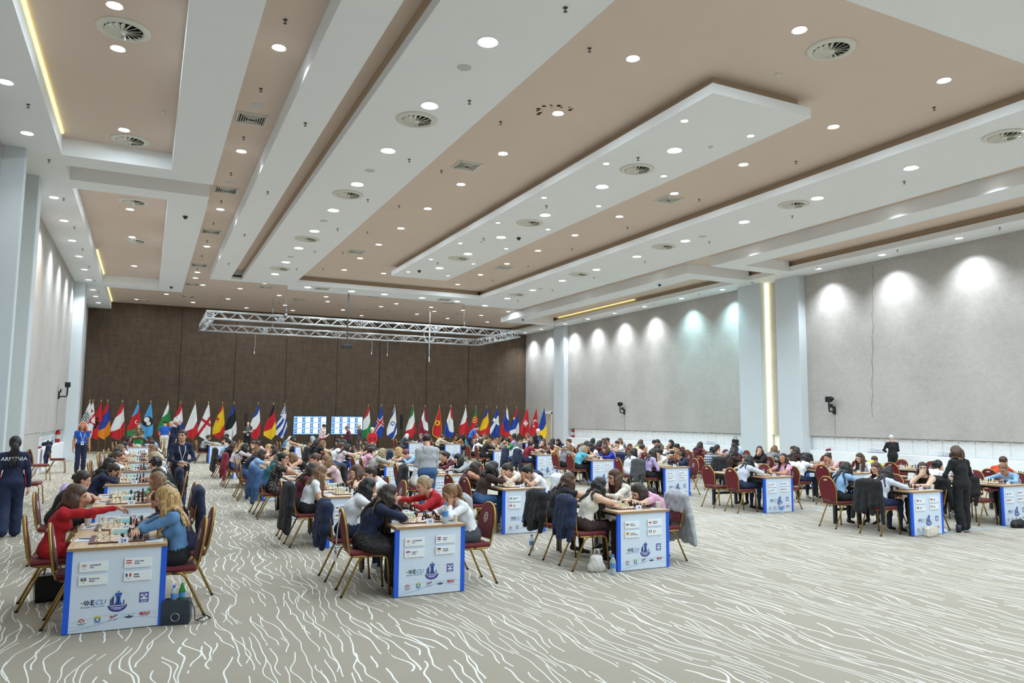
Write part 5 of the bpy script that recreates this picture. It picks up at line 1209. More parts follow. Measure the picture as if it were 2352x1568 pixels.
# jackets for chair backs (chair frame)
def jacket_me(sd_, zb=.38, spread=1.):
    s = SDF(); rs = np.random.RandomState(sd_)
    s.cap((-.19, -.262, .885), (.19, -.262, .885), .045, .045, 0, .03); s.cap((-.10, -.27, .93), (.10, -.27, .93), .032, .032, 0, .04)
    n = 7
    for i in range(n):
        x = -.17+.34*i/(n-1); x2 = x*1.34*spread+rs.randn()*.015; z2 = zb+.09*rs.rand()+.20*abs(i-rs.uniform(2, 4))/3*(sd_ % 2)+.04*(i % 2)
        s.cap((x, -.285, .88), (x2, -.335-.012*(i % 2), z2), .042, .046, 0, .06)
        s.cap((x, -.235, .88), (x*1.08, -.218, .66+.02*rs.rand()), .024, .022, 0, .04)
    for sx in (-1, 1): s.cap((sx*.20, -.275, .87), (sx*.245*spread, -.30, .62), .050, .046, 0, .03); s.cap((sx*.245*spread, -.30, .62), (sx*.25*spread+rs.randn()*.05, -.33, zb-.02+.12*rs.rand()), .044, .036, 0, .03)
    V, F, I = s.mesh(.011, .0045, (0,), (), sd_*1.7); return mesh_np('hung_jacket', V, F, None, [mat('16161a')], True)
JK = [jacket_me(1, .26), jacket_me(2, .22, 1.1), jacket_me(3, .34, .95)]
JACK = {'A1L1': 'lavender', 'A2R1': 'navy', 'A1R0': 'navy', 'B0L1': 'dark denim', 'B0R1': 'light grey', 'B1L0': 'black', 'B2L0': 'denim', 'B2L1': 'denim', 'B4L0': 'crimson', 'B5L0': 'black', 'B1R0': None, 'B2R1': 'black', 'C0L0': 'dark denim', 'C0L1': 'black',
        'C0R0': 'light grey', 'C1R0': 'white', 'C1R1': 'navy', 'C2L0': 'black', 'C3R0': 'black', 'C5L0': 'black', 'C4R0': 'navy', 'D0L0': 'black', 'D0R0': 'black', 'D2L0': 'dark grey', 'D3R0': 'navy', 'D3R1': 'black', 'D4L0': 'navy', 'D4L1': 'navy', 'E1L1': 'white', 'E2L0': 'black', 'D7R0': 'teal', 'F2R1': 'black', 'E0L0': 'black'}
AUTO = [('black', 'long', .36, 'white', 's', 'black', 'cheekR', {}), ('dark brown', 'long', .4, 'black', 's', 'black', 'folded', {}), ('brown', 'pony', .26, 'white', 'l', 'denim', 'cheeks', {}), ('black', 'bob', .22, 'navy', 'l', 'black', 'write', {}), ('light brown', 'bob', .24, 'grey', 's', 'black', 'cheekL', {}),
        ('dark brown', 'updo', .2, 'pale pink', 's', 'black', 'cheeks', {}), ('black', 'wavy', .3, 'maroon', 'l', 'black', 'cheekR', {}), ('dark brown', 'long', .3, 'light blue', 'l', 'denim', 'write', {}), ('black', 'short', .1, 'white', 's', 'black', 'folded', {}), ('brown', 'long', .34, 'yellow', 's', 'black', 'reach', {})]
SEATN = {'L0': 'left near seat', 'L1': 'left far seat', 'R0': 'right near seat', 'R1': 'right far seat'}
STY = {'long': 'long %s hair', 'bob': 'shoulder-length %s hair', 'pony': '%s ponytail', 'bun': '%s hair bun', 'updo': 'pinned-up %s hair', 'short': 'short %s hair', 'wavy': 'wavy %s hair', 'curly': 'curly %s hair', 'curlyshort': 'short curly %s hair', 'fringe': '%s hair with a fringe'}
b = MB()
for sx in (-1, 1): b.tube([(sx*.032+.024*math.cos(t), .098, .006+.019*math.sin(t)) for t in [i*math.pi/8 for i in range(16)]], .0018, 5, closed=True); b.tube([(sx*.056, .096, .010), (sx*.078, .03, .006), (sx*.08, .0, .0)], .0018, 5)
b.tube([(-.009, .100, .010), (0, .102, .013), (.009, .100, .010)], .0018, 5); GLS = b.me('glasses', mat('1c1b1d', rough=.3))
ai = 0
for tid, x, y, num, ph in TB:
    near = tid in NEAR
    table(tid, x, y, 'wood-topped chess table with printed white front, '+ph)
    chess(tid, num, x+TW/2, y+.43, near or tid in ('B1', 'C1', 'D0'), 'near board, '+ph); chess(tid, num-1, x+TW/2, y+1.30, near, 'far board, '+ph)
    for sn in ('L0', 'L1', 'R0', 'R1'):
        sid = tid+sn; left = sn[0] == 'L'; far = sn[1] == '1'; rs = random.Random(sid)
        occ = sid in P_ or (sid not in EMPTY)
        spec = P_.get(sid)
        if occ and spec is None: spec = AUTO[ai % len(AUTO)]; ai += 1
        off = .22 if occ else (-.09 if sid == 'A0L0' else .13)
        opt = spec[7] if occ else {}
        off += opt.get('back', 0)
        cx = x-off if left else x+TW+off; cy = y+.43+.87*far+rs.uniform(-.03, .03); rz = (-math.pi/2 if left else math.pi/2)
        cr = rz+rs.uniform(-.10, .10)
        chair(cx, cy, cr, 'red and gold banquet chair, %s, %s' % (SEATN[sn], ph))
        jc = JACK.get(sid)
        if jc:
            j = put('jacket', JK[rs.randrange(3)], None, (cx, cy, 0), cr); j.material_slots[0].link = 'OBJECT'; j.material_slots[0].material = cloth(jc)
            tag(j, '%s jacket hung on a chair, %s, %s' % (jc, SEATN[sn], ph), 'jacket')
        if not occ: continue
        hair, style, ln, top, slv, bot, pose = spec[:7]; nr = bool(opt.get('near'))
        kw = dict(h=.0095 if nr else .0135, near=nr)
        if opt.get('skirt'): kw['skirt'] = opt['skirt']
        B_ = get_body(pose, POSES[pose], **kw)
        lb = 'person, %s, %s top, %s, %s' % (STY[style] % hair if not opt.get('hat') else 'maroon headband', top, SEATN[sn], ph)
        if opt.get('d'): lb = 'person, %s, %s top, %s' % (STY[style] % hair, top, opt['d'])
        sc = .94*rs.uniform(.97, 1.02)
        o = person(lb, B_, hair, style, ln, (cx, cy, 0), rz, sc, top, slv, bot, None, .03, nr, rs.randrange(3), None, rs.choice(['202024', 'd9d9dc', '2c2523']), None, opt.get('vol', 1.))
        if opt.get('glasses'):
            q = put('glasses', GLS, o); q.matrix_local = Matrix.Translation(B_['hc'].tolist()) @ Matrix(B_['Rh'].tolist()).to_4x4()
        if opt.get('arm'): o.material_slots[2].material = cloth(opt['arm']); o.material_slots[9].material = cloth(opt['arm'])
# ------------------------------------------------------------------ chess men: the 300 nearest are single objects
def camd(p): return (Vector(p[2:5])-Vector((0, 0, CH))).length
PIECES.sort(key=camd)
for k_, c_, x, y, z, num, bn, rz in PIECES[:300]:
    o = put('chess_'+k_, PM[k_, c_], None, (x, y, z), rz+(0 if c_ == 'white' else math.pi))
    lb = '%s chess %s, %s' % (c_, k_, bn)
    tag(o, lb, 'chess piece', None if k_ in ('king', 'queen') else '%s %ss, %s' % (c_, k_, bn))
lowm = {}
for k_ in KINDS:
    m_ = piece_mb(k_, 6); lowm[k_] = (np.array(m_.v, float), m_.f)
for c_, m_ in (('white', M_wp), ('black', M_bp)):
    V = []; F = []; n = 0
    for k_, cc, x, y, z, num, bn, rz in PIECES[300:]:
        if cc != c_: continue
        v, f = lowm[k_]; V.append(v+np.array([x, y, z])); F += [tuple(i+n for i in q) for q in f]; n += len(v)
    o = put('chess_set', mesh_np('chess_set', np.concatenate(V), F, None, [m_], True))
    tag(o, 'the %s chess pieces standing on all the farther boards of the hall' % c_, 'chess pieces', None, 'stuff')
# ------------------------------------------------------------------ standing people
def stander(lb, pose, x, y, height, rz, hair, style, ln, top, slv, bot, near=False, male=False, **kw):
    bk = {k_: kw.pop(k_) for k_ in ('loose', 'skirt') if k_ in kw}
    B_ = get_body('s_'+pose+('m' if male else ''), SP[pose], h=.0105 if near else .0135, male=male, near=near, **bk)
    o = person(lb, B_, hair, style, ln, (x, y, 0), rz, height/1.65, top, slv, bot, None, 0., near, 1, **kw); return o, B_
def stripe_on(o, B_, pts, wd, m, name):
    b = MB(); b.tube(pts, wd, 6, flat=.35); b.build(name, m, o, True)
def lanyard(o, B_, card=True):
    ch, Rt, nb = B_['ch'], B_['Rt'], B_['nb']; M_l = mat('e4e8f0', rough=.6)
    f = lambda p: (p[0], p[1], p[2])
    def P(v, base_=ch): return tuple((base_+Rt @ V3(*v)).tolist())
    pts = []
    for sx in (-1, 1):
        b = MB(); raw = [P((sx*.05, -.03, .0), nb), P((sx*.06, .05, -.02), nb), P((sx*.055, .128, .10)), P((sx*.03, .155, .02)), P((0, .150, -.10))]
        b.tube(raw, .006, 6, flat=.4); b.build('lanyard_ribbon', M_l, o, True)
    if card:
        c = P((0, .155, -.15)); b = MB(); b.rbox(c[0]-.045, c[1]-.002, c[2]-.06, c[0]+.045, c[1]+.003, c[2]+.05, .004); b.build('badge', mat('dfe6f0', rough=.4), o)
        b = MB(); b.box(c[0]-.035, c[1]+.0032, c[2]-.01, c[0]+.035, c[1]+.004, c[2]+.02); b.build('badge_print', mat('4c5a9a'), o)
o, B_ = stander('person with long black braid and lettered navy team jacket, walking away at far left', 'walk', -1.86, 14.4, 1.61, R(8), 'black', 'braid', .42, 'navy', 'l', 'dark denim', True, shoes='cfd3d8', loose=.014)
b_ = text_me('ARMENIA', .085, mat('d5d8e0'), 'CENTER', 0, .001)
def on_back(me, B_, o, name, dz, dy=-.128):
    p = B_['ch']+B_['Rt'] @ V3(0, dy, dz); t = put(name, me, o); t.matrix_local = Matrix.Translation(p.tolist()) @ Matrix(B_['Rt'].tolist()).to_4x4() @ FACE; return t
on_back(b_, B_, o, 'jacket_lettering', .09, -.142)
for sx in (-1, 1):
    b = MB(); b.tube([(sx*.155, -.05, 1.08), (sx*.170, -.055, .98), (sx*.185, -.06, .84)], [.006, .016, .024], 6, flat=.5); b.build('red_side_stripe', mat('b3222c', rough=.8), o, True)
o, B_ = stander('person with wavy red hair and blue polo shirt, standing by the left wall', 'idle', -1.88, 29.0, 1.72, R(180+14), 'red', 'wavy', .26, 'polo blue', 's', 'navy', vol=1.2); lanyard(o, B_)
o, B_ = stander('person with tied-back brown hair in a navy sweater and white lanyard, standing in the aisle', 'clasp', .70, 17.0, 1.67, R(180+8), 'dark brown', 'bun', .1, 'navy', 'l', 'black', True); lanyard(o, B_)
stander('person with long brown hair in a colourful patterned blouse, arms crossed behind the back-row table', 'crossed', -.21, 34.2, 1.62, R(180), 'light brown', 'long', .3, 'colourful', 'l', 'green')
o, B_ = stander('person in blue shirt and white trousers, seen from behind by the flags', 'phone', .83, 38.0, 1.75, R(0), 'dark brown', 'short', .1, 'polo blue', 's', 'cream', male=True)
stander('bald person in a dark suit and tie facing the hall, left of the checkered flag', 'idle', 1.11, 38.6, 1.71, R(170), 'white', 'bald', .1, 'navy', 'l', 'navy', male=True)
stander('person with short white hair in a navy suit turned sideways before the checkered flag', 'phone', 1.5, 39.3, 1.79, R(90), 'white', 'short', .1, 'navy', 'l', 'navy', male=True)
o, B_ = stander('person with long dark hair in a dark jacket and lanyard, arms crossed before the curtain', 'crossed', 4.8, 41.0, 1.71, R(178), 'dark brown', 'long', .26, 'dark grey', 'l', 'black'); lanyard(o, B_)
stander('person with receding dark hair in a pale pink shirt and red trousers, before the screens', 'phone', 7.28, 34.8, 1.64, R(-75), 'dark brown', 'short', .1, 'pale pink', 'l', 'crimson', male=True)
HC['khaki'] = '6d6a58'
stander('person in a maroon wrap and camouflage cap, looking down before the right screen', 'phone', 8.35, 33.9, 1.58, R(60), 'khaki', 'short', .1, 'maroon', 'l', 'black')
stander('white-haired person in a grey suit standing right of the screens', 'idle', 9.18, 35.2, 1.66, R(95), 'white', 'short', .1, 'dark grey', 'l', 'dark grey', male=True)
stander('white-haired person in a red sweater, hands behind the back, right of the screens', 'behind', 8.5, 30.6, 1.54, R(-12), 'white', 'short', .1, 'red', 'l', 'khaki')
# man in the hoodie
o, B_ = stander('person with short black hair, light grey hoodie and jeans, seen from behind', 'phone', 5.03, 14.06, 1.64, R(-6), 'black', 'short', .1, 'light grey', 'l', 'denim', True, True, loose=.022, shoes='7f8388')
s_ = SDF(); nb = B_['nb']
for i in range(12):
    t = math.pi*(.0+i/11); s_.cap(nb+V3(.10*math.cos(t), .02-.10*math.sin(t), .02-.01*math.sin(t)), nb+V3(.10*math.cos(t+.28), .02-.10*math.sin(t+.28), .02-.01*math.sin(t+.28)), .036, .036, 0, .02)
s_.ell(nb+V3(0, -.115, -.05), (.115, .045, .10), 0, None, .03); s_.ell(nb+V3(0, -.135, -.12), (.06, .03, .06), 0, None, .03)
v, f, i_ = s_.mesh(.009, .004, (0,), (), 3.); put('hood', mesh_np('hood', v, f, None, [cloth('light grey')], True), o)
stander('balding person in a blue tee shirt bending over a back-row table', 'lean_table', 13.7, 32.6, 1.76, R(-110), 'dark brown', 'short', .1, 'blue', 's', 'navy', male=True)
o, B_ = stander('white-haired person in a blue shirt, black jacket and lanyard, right of the red crescent flag', 'idle', 13.6, 25.6, 1.57, R(190), 'white', 'short', .1, 'black', 'l', 'black', loose=.012); lanyard(o, B_)
b = MB(); ch, Rt = B_['ch'], B_['Rt']; pz = [tuple((ch+Rt @ V3(*q)).tolist()) for q in ((-.05, .150, .13), (.05, .150, .13), (.07, .150, -.14), (-.07, .150, -.14))]; b.add(pz, [(3, 2, 1, 0)]); b.build('blue_shirt_front', cloth('polo blue'), o)
SP['ledge'] = dict(ST, pitch=18, L=('w', (-.12, .30, 1.0), (0, .9, -.1), DN, .3, (-.9, -.3, -.6)), R=('w', (.14, .34, .96), (0, .9, -.1), DN, .3, (.9, -.3, -.6)))
stander('person with short white hair in a black blazer facing the right wall ledge', 'ledge', 22.75, 17.25, 1.50, R(-35), 'white', 'short', .1, 'black', 'l', 'black', loose=.014)
SP['walkr'] = dict(ST, pitch=24, hunch=10, L=('w', (-.1, .26, 1.02), (.3, .9, .1), (0, 0, 1), .5, (-.9, -.3, -.6)), R=('w', (.14, .26, 1.0), (-.3, .9, .1), (0, 0, 1), .5, (.9, -.3, -.6)), flare=.05, ankle={-1: (-.08, -.04, .10), 1: (.10, .06, .09)})
o, B_ = stander('person with wavy brown hair all in black, standing beside the cream handbag', 'walkr', 13.35, 8.75, 1.53, R(-14), 'brown', 'wavy', .20, 'black', 'l', 'black', True, loose=.006, shoes='cfcac0', vol=1.25)
p = B_['hands'][0][0]; b = MB(); b.rbox(-.18, .28, 1.03, .12, .5, 1.045, .003); b.build('held_papers', mat('dfe6f2', rough=.6), o)
# ------------------------------------------------------------------ flags
def flag_mesh(spec, seed):
    rs = np.random.RandomState(seed); nu, nv = 22, 66; W_l, W_r, Lh = .44+.05*rs.rand(), .15+.04*rs.rand(), 1.86+.08*rs.rand(); ph = rs.rand()*6
    V = []; F = []; mi = []; cols = []; 
    def ci(c):
        if c not in cols: cols.append(c)
        return cols.index(c)
    def pos(u, v):
        wv = min(1, v/.80)**.95; tipu = .62
        low = Lh*(1-.13*max(0, (tipu-u)/tipu)-.16*max(0, (u-tipu)/(1-tipu)))
        z = -v*low; xl = -W_l*wv; xr = .015+W_r*wv**.8
        x = xl+(xr-xl)*u
        y = -.05-.055*wv*math.sin(u*9.5+ph+v*1.2)-.03*math.sin(v*5+u*3+ph)*wv
        return x, y, z
    sp = spec.split('|'); bands = sp[0]; slope = float(sp[1]) if len(sp) > 1 and sp[1] else .32; ex = sp[2:] 
    for j in range(nv+1):
        for i in range(nu+1): V.append(pos(i/nu, j/nv))
    for j in range(nv):
        for i in range(nu):
            a = j*(nu+1)+i; F.append((a, a+nu+1, a+nu+2, a+1)); u, v = (i+.5)/nu, (j+.5)/nv
            x, y_, z = pos(u, v); q = (v+slope*(u if slope > 0 else (u-1))-.02)/(1+abs(slope)*.9); c = bands[max(0, min(len(bands)-1, int(q*len(bands))))]
            for e in ex:
                k_ = e[0]; c2 = e[1]; pr_ = [float(t) for t in e[2:].split(',')] if len(e) > 2 else []
                if k_ == 'o' and math.hypot(x-pr_[0], z-pr_[1]) < pr_[2]: c = c2
                if k_ == 'x':                                       # slanted cross
                    s1 = (z-pr_[1])-1.6*(x-pr_[0]); s2 = (z-pr_[1])+.75*(x-pr_[0])
                    if abs(s1) < pr_[2]*1.9 or abs(s2) < pr_[2]*1.25: c = c2
                if k_ == 'p' and ((abs(x-pr_[0]) < pr_[2] and abs(z-pr_[1]) < pr_[3]) or (abs(z-pr_[1]) < pr_[2]*1.2 and abs(x-pr_[0]) < pr_[3]*.8)): c = c2
                if k_ == 'd' and abs(x-pr_[0])+abs(z-pr_[1]) < pr_[2] and (int((x+5)*16)+int((z+5)*16)) % 2 == 0: c = c2
                if k_ == 't':                                       # six-pointed star outline
                    X, Z = (x-pr_[0])/.17, (z-pr_[1])/.17
                    for sg in (1, -1):
                        t3 = max(-sg*Z, abs(X)*.866+sg*Z*.5)
                        if .33 < t3 < .5: c = c2
                if k_ == 'l' and int((z+1.6*x+9)*pr_[0]) % 2: c = c2
                if k_ == 'b' and (x+pr_[0]*z) > pr_[1]: c = c2
                if k_ == 'e' and (u < .06 or u > .94 or v > .965): c = c2
            mi.append(ci(c))
    return mesh_np('flag_cloth', V, np.array(F), mi, [mat(FLC[c], rough=.75) for c in cols], True)
b = MB(); b.tube([(0, 0, .03), (0, 0, 2.62)], .014, 8); b.lathe([(.16, 0), (.16, .02), (.03, .04), (.02, .10)], 18); POLE = b.me('pole', mat('b59a52', metal=.7, rough=.35), True)
b = MB(); b.lathe([(.008, 2.60), (.03, 2.63), (.032, 2.66), (.012, 2.69), (.018, 2.71), (.006, 2.74)], 12); FIN = b.me('finial', mat('d8c48a', metal=.8, rough=.25), True)
FLAGS = [(206, 'w||dk-.15,-.75,.34|dk-.2,-.98,.25', 'white flag with black checks'), (213, 'w||xr-.1,-.95,.05|pr-.02,-.45,.03,.09|pr-.0,-1.5,.03,.09', 'white flag with red crosses'), (232, 'r||ok-.14,-1.05,.13|ok-.12,-.82,.07|ok-.2,-1.25,.08', 'red flag with a black eagle'), (247, 'rbo', 'red, blue and orange flag'),
 (281, 'rwr', 'red, white and red flag'), (317, 'srg||ow-.0,-.98,.10|or.03,-.98,.08', 'light blue, red and green flag with a crescent'), (346, 's||ok-.10,-.95,.27|ow-.14,-.85,.13|ow-.05,-1.05,.10', 'light blue flag with a black and white emblem'), (386, 'wgr', 'white, green and red flag at left'), (415, 'rwb||dr-.1,-1.0,.25', 'red and white flag with a checkered shield'), (448, 'wwr||bb.35,.12', 'white and red flag with a blue wedge'),
 (479, 'w||xr-.05,-1.0,.07', 'white flag with one slanted red cross'), (511, 'ryyr||or-.2,-.80,.08|oo-.2,-.92,.07', 'red and yellow flag with a coat of arms'), (537, 'bkw', 'blue, black and white flag'), (593, 'bwr', 'blue, white and red flag left of the screens'), (628, 'kry', 'black, red and yellow flag'), (654, 'bwbwbwbwb|.75|pw-.02,-.55,.035,.2', 'blue and white striped flag'),
 (846, 'rwg', 'red, white and green flag right of the screens'), (876, 'b||xw-.05,-.95,.10|xr-.05,-.95,.055', 'blue flag with a red and white cross'), (906, 'wbwwwbw|.5|tb-.1,-1.0', 'white flag with a blue six-pointed star'), (948, 'gwr', 'green, white and red flag at right'), (977, 'mmwmm|-.5', 'dark red flag with a white band'), (1009, 'r||oy-.12,-.95,.17|or-.12,-.95,.08|ob-.12,-.93,.05|ey', 'red flag with a golden emblem and border'), (1036, 'rwb|-.45', 'red, white and blue flag at right'),
 (1069, 'wwrr', 'white over red flag'), (1093, 'ggrrr||oy-.1,-.75,.19|or-.1,-.75,.13|ow-.1,-.75,.05', 'green and red flag with a yellow ring'), (1118, 'byr', 'blue, yellow and red flag'), (1141, 'b||xw-.05,-.85,.10', 'blue flag with a white saltire'), (1164, 'wbr|-.4', 'white, blue and red flag with a shield'), (1186, 'rbw||oy-.18,-.62,.08|ow-.16,-.68,.04', 'red, blue and white flag with an eagle'), (1210, 'r||pw-.1,-.95,.07,.2', 'red flag with a white cross'),
 (1231, 'r||ow-.06,-.88,.17|or-.03,-.93,.14|ow-.16,-1.12,.05', 'red flag with a white crescent'), (1249, 'bby', 'blue and yellow flag')]
for i, (px, spc, lb) in enumerate(FLAGS):
    v = fw+rt*((px-1176)/FPX)+up*(-(930-784)/FPX); Yf = 43.5 if px < 1200 else {1210: 43.0, 1231: 42.0, 1249: 41.2}[px]
    x = v.x*Yf/v.y
    o = empty('flag', (x, Yf, 0), random.uniform(-.1, .1), lb+' on a gold pole before the curtain' if px < 1200 else lb+' on a gold pole at the right wall', 'flag')
    put('pole', POLE, o); put('finial', FIN, o); put('flag_cloth', flag_mesh(spc, i), o, (0, 0, 2.58))
# ------------------------------------------------------------------ screens on their stand, slim loudspeakers
def scr_me():
    cs = ['dff4fb', 'eefaff', '2f5fb0', '16306a', '7db4e4', '121a2c']; b = MB(); W2, H2 = 1.78, .98
    b.box(-W2/2, -.002, -H2/2, W2/2, 0, H2/2, 4)
    for r_ in range(3):
        for c_ in range(4):
            x0 = -W2/2+.03+c_*.435; z1 = H2/2-.03-r_*.315
            b.box(x0+.17, -.006, z1-.27, x0+.42, -.003, z1-.015, 1); b.box(x0+.01, -.006, z1-.13, x0+.16, -.003, z1-.01, 3); b.box(x0+.01, -.006, z1-.26, x0+.16, -.003, z1-.13, 2)
            b.box(x0+.04, -.008, z1-.06, x0+.12, -.005, z1-.035, 0); b.box(x0+.05+.02*(c_ % 2), -.008, z1-.2, x0+.065+.02*(c_ % 2), -.005, z1-.10, 0); b.box(x0+.11, -.008, z1-.18, x0+.12, -.005, z1-.09, 0); b.box(x0+.17, -.007, z1-.015, x0+.32, -.004, z1, 5)
    return b.me('display_picture', [mat(c, rough=.3, emit=e) for c, e in zip(cs, (1.1, 1.1, .6, .4, .7, .1))])
SCM = scr_me()
for x, wh in ((8.25, 'left'), (10.32, 'right')):
    o = empty('display_screen', (x*1.0, 42.5, 0), 0, 'large bright display showing a grid of game windows, the %s of two' % wh, 'screen')
    b = MB(); b.rbox(-.93, 0, .95, .93, .06, 1.99, .01); b.build('housing', mat('15171c', rough=.4), o); put('display_picture', SCM, o, (0, -.004, 1.47))
    b = MB(); b.rbox(-.04, .03, .03, .04, .09, 1.3, .005); b.rbox(-.4, -.25, 0, .4, .35, .03, .01); b.rbox(-.3, .02, .62, .3, .08, .66, .005); b.build('stand', mat('1b1c20', rough=.5), o)
for px, wh in ((564, 'between the black and the blue flags'), (922, 'right of the star flag')):
    v = fw+rt*((px-1176)/FPX)+up*(-(990-784)/FPX); x = v.x*43.6/v.y
    o = empty('line_loudspeaker', (x, 43.6, 0), 0, 'tall slim black loudspeaker column '+wh, 'loudspeaker')
    b = MB(); b.rbox(-.07, -.07, 1.25, .07, .08, 2.12, .01); b.build('speaker_bar', mat('0d0d0f', rough=.5), o); b = MB(); b.tube([(0, 0, .4), (0, 0, 1.25)], .02, 8); b.build('pole', mat('0d0d0f'), o); b = MB(); b.rbox(-.22, -.25, 0, .22, .25, .45, .02); b.build('subwoofer', mat('0f0f11', rough=.6), o)
# ------------------------------------------------------------------ ledge and wall things
def extinguisher(x, y, z, lb):
    o = empty('fire_extinguisher', (x, y, z), 0, lb, 'fire extinguisher')
    b = MB(); b.lathe([(.085, 0), (.09, .02), (.09, .40), (.07, .47), (.03, .50), (.03, .53)], 20); b.build('cylinder', mat('b3161c', rough=.3), o, True)
    b = MB(); b.rbox(-.03, -.1, .53, .03, .06, .56, .006); b.tube([(0, -.08, .58), (0, .06, .57)], .01, 6); b.build('valve_handle', mat('1b1b1d', rough=.4), o)
    b = MB(); b.tube([(0, .04, .54), (-.02, .12, .5), (-.03, .13, .2), (-.03, .12, .1)], .014, 8); b.build('hose', mat('141416'), o, True)
    b = MB(); b.lathe([(.0915, .15), (.0915, .32)], 20); b.f = b.f[:-2]; b.m = b.m[:-2]; b.build('label_sticker', mat('cfcfc4', rough=.5), o)
extinguisher(XL-.15, 36.2, LEDGE, 'red fire extinguisher standing on the left ledge beside the pilaster'); extinguisher(23.60, 39.8, LEDGE, 'red fire extinguisher on the right wall beside the far pilaster')
def vcam(x, y, z, out, lb):
    o = empty('wall_camera', (x, y, z), 0, lb, 'camera'); b = MB()
    b.rbox(min(0, out*.06), -.06, -.15, max(0, out*.06), .06, .15, .01); b.build('wall_plate', mat('17171a', rough=.5), o)
    b = MB(); b.tube([(out*.03, 0, -.05), (out*.28, 0, -.05), (out*.3, 0, .02), (out*.3, 0, .3)], .03, 8); b.build('arm', mat('17171a', rough=.5), o)
    b = MB(); b.rbox(out*.3-.09, -.12, .3, out*.3+.09, .12, .52, .03); b.lathe([(.05, 0), (.06, .08)], 14, M=Matrix.Translation((out*.3, -.12, .42)) @ Matrix.Rotation(math.pi/2, 4, 'X')); b.build('camera_head', mat('141517', rough=.35), o)
    b = MB(); b.rbox(out*.05, .05, .1, out*.09, .2, .24, .005); b.build('control_box', mat('17171a'), o)
    b = MB(); b.tube([(out*.01, 0, -.15), (out*.008, .01, -.6), (out*.008, 0, -1.1)], .005, 5); b.build('cable', mat('8f8c89'), o)
vcam(XR, 20.2*1.06/1.06, 2.35, -1, 'black camera on a wall bracket, on the near part of the right wall'); vcam(XR, 34.1, 2.35, -1, 'black camera on a wall bracket, on the middle of the right wall'); vcam(XL, 33.6, 2.7, 1, 'black camera on a wall bracket on the left wall')
b = MB(); b.rbox(-.06, -.35, 0, .16, .2, .02, .003); b.rbox(-.05, -.25, .02, .16, .2, .045, .003); b.rbox(-.05, -.2, .045, .13, .1, .07, .003)
tag(b.build('folders', mat('b9345a', rough=.5), None, False, (XL-.2, 29.9, LEDGE)), 'stack of pink and blue folders on the left ledge', 'folder')
s_ = SDF(); s_.cap((-.1, -.1, .06), (.1, .12, .07), .07, .08, 0, .05); s_.cap((0, .1, .1), (.02, .2, .16), .04, .03, 0, .03); v, f, i_ = s_.mesh(.012, .008, (0,))
tag(put('black_pouch', mesh_np('black_pouch', v, f, None, [cloth('black')], True), None, (XL-.14, 32.4, LEDGE)), 'crumpled black pouch lying on the left ledge', 'bag')
s_ = SDF(); s_.cap((-.15, 0, .03), (.15, .05, .03), .04, .04, 0, .05); v, f, i_ = s_.mesh(.012, .008, (0,))
tag(put('red_pouch', mesh_np('red_pouch', v, f, None, [cloth('crimson')], True), None, (XR+.1, 20.6, LEDGE)), 'small dark red pouch on the right ledge beside the pilaster', 'bag')
b = MB(); b.rbox(-.08, -.14, 0, .08, .14, .28, .02); b.tube([(-.08, 0, .28), (-.06, 0, .4), (.06, 0, .4), (.08, 0, .28)], .012, 6)
tag(b.build('black_handbag', mat('1b191b', rough=.5), None, False, (XR+.1, 25.7, LEDGE)), 'black handbag on the right ledge left of the double pilaster', 'bag')
b = MB()
for i, c in enumerate((0, 1, 2, 1)): b.rbox(-.06, -.1, i*.14, .06, .1, i*.14+.14, .003, c)
tag(b.build('colour_boxes', [mat('d8502c'), mat('3f8f6a'), mat('2f6cc0')], None, False, (XR+.1, 25.1, LEDGE)), 'upright orange, green and blue box on the right ledge', 'box')
for x, y in ((XR+.1, 18.6), (XR+.1, 15.9), (XR+.1, 27.4), (XR+.1, 12.9)):
    b = MB(); b.rbox(-.06, -.3, 0, .08, .3, .018, .003); tag(b.build('flat_notebook', mat('5d6e9a', rough=.5), None, False, (x, y, LEDGE)), nth('flat bluish notebook lying on the right ledge'), 'notebook', 'notebooks on the right ledge')
# chairs parked by the left wall
for x, y, rz, lb in ((-2.75, 26.3, R(-70), 'empty red banquet chair against the left ledge, nearest one'), (-2.6, 29.6, R(-90), 'empty red banquet chair under a navy jacket by the left ledge'), (-2.2, 19.4, R(-95), 'empty red banquet chair behind the walking person in navy')):
    chair(x, y, rz, lb)
j = put('jacket', JK[0], None, (-2.6, 29.6, 0), R(-90)); j.material_slots[0].link = 'OBJECT'; j.material_slots[0].material = cloth('navy'); tag(j, 'navy jacket hung on the chair by the left ledge', 'jacket')
# ------------------------------------------------------------------ things on the floor and the tables
def bottle(x, y, z, lb, cap='3f86de', body='e6f3fb', s=1.):
    o = empty('water_bottle', (x, y, z), 0, lb, 'bottle'); o.scale = (s, s, s)
    b = MB(); b.lathe([(.030, 0), (.033, .01), (.033, .06), (.031, .07), (.033, .08), (.033, .13), (.030, .15), (.016, .185), (.013, .195)], 20); b.build('bottle_body', mat(body, rough=.05, trans=.6), o, True)
    b = MB(); b.lathe([(.015, .19), (.015, .215)], 14); b.build('cap', mat(cap, rough=.4), o); b = MB(); b.lathe([(.0338, .075), (.0338, .125)], 20); b.f = b.f[:-2]; b.m = b.m[:-2]; b.build('paper_label', mat('4f8fd0', rough=.5), o)
    return o
bottle(3.12, 8.10, TH, 'clear blue-capped bottle on the corner of the second column front table', s=1.1)
bottle(5.40, 8.12, 0, 'clear water bottle standing on the floor beside the white bag', s=1.15); bottle(12.1, 11.85, 0, 'clear bottle on the floor before the fourth column second table', s=1.15)
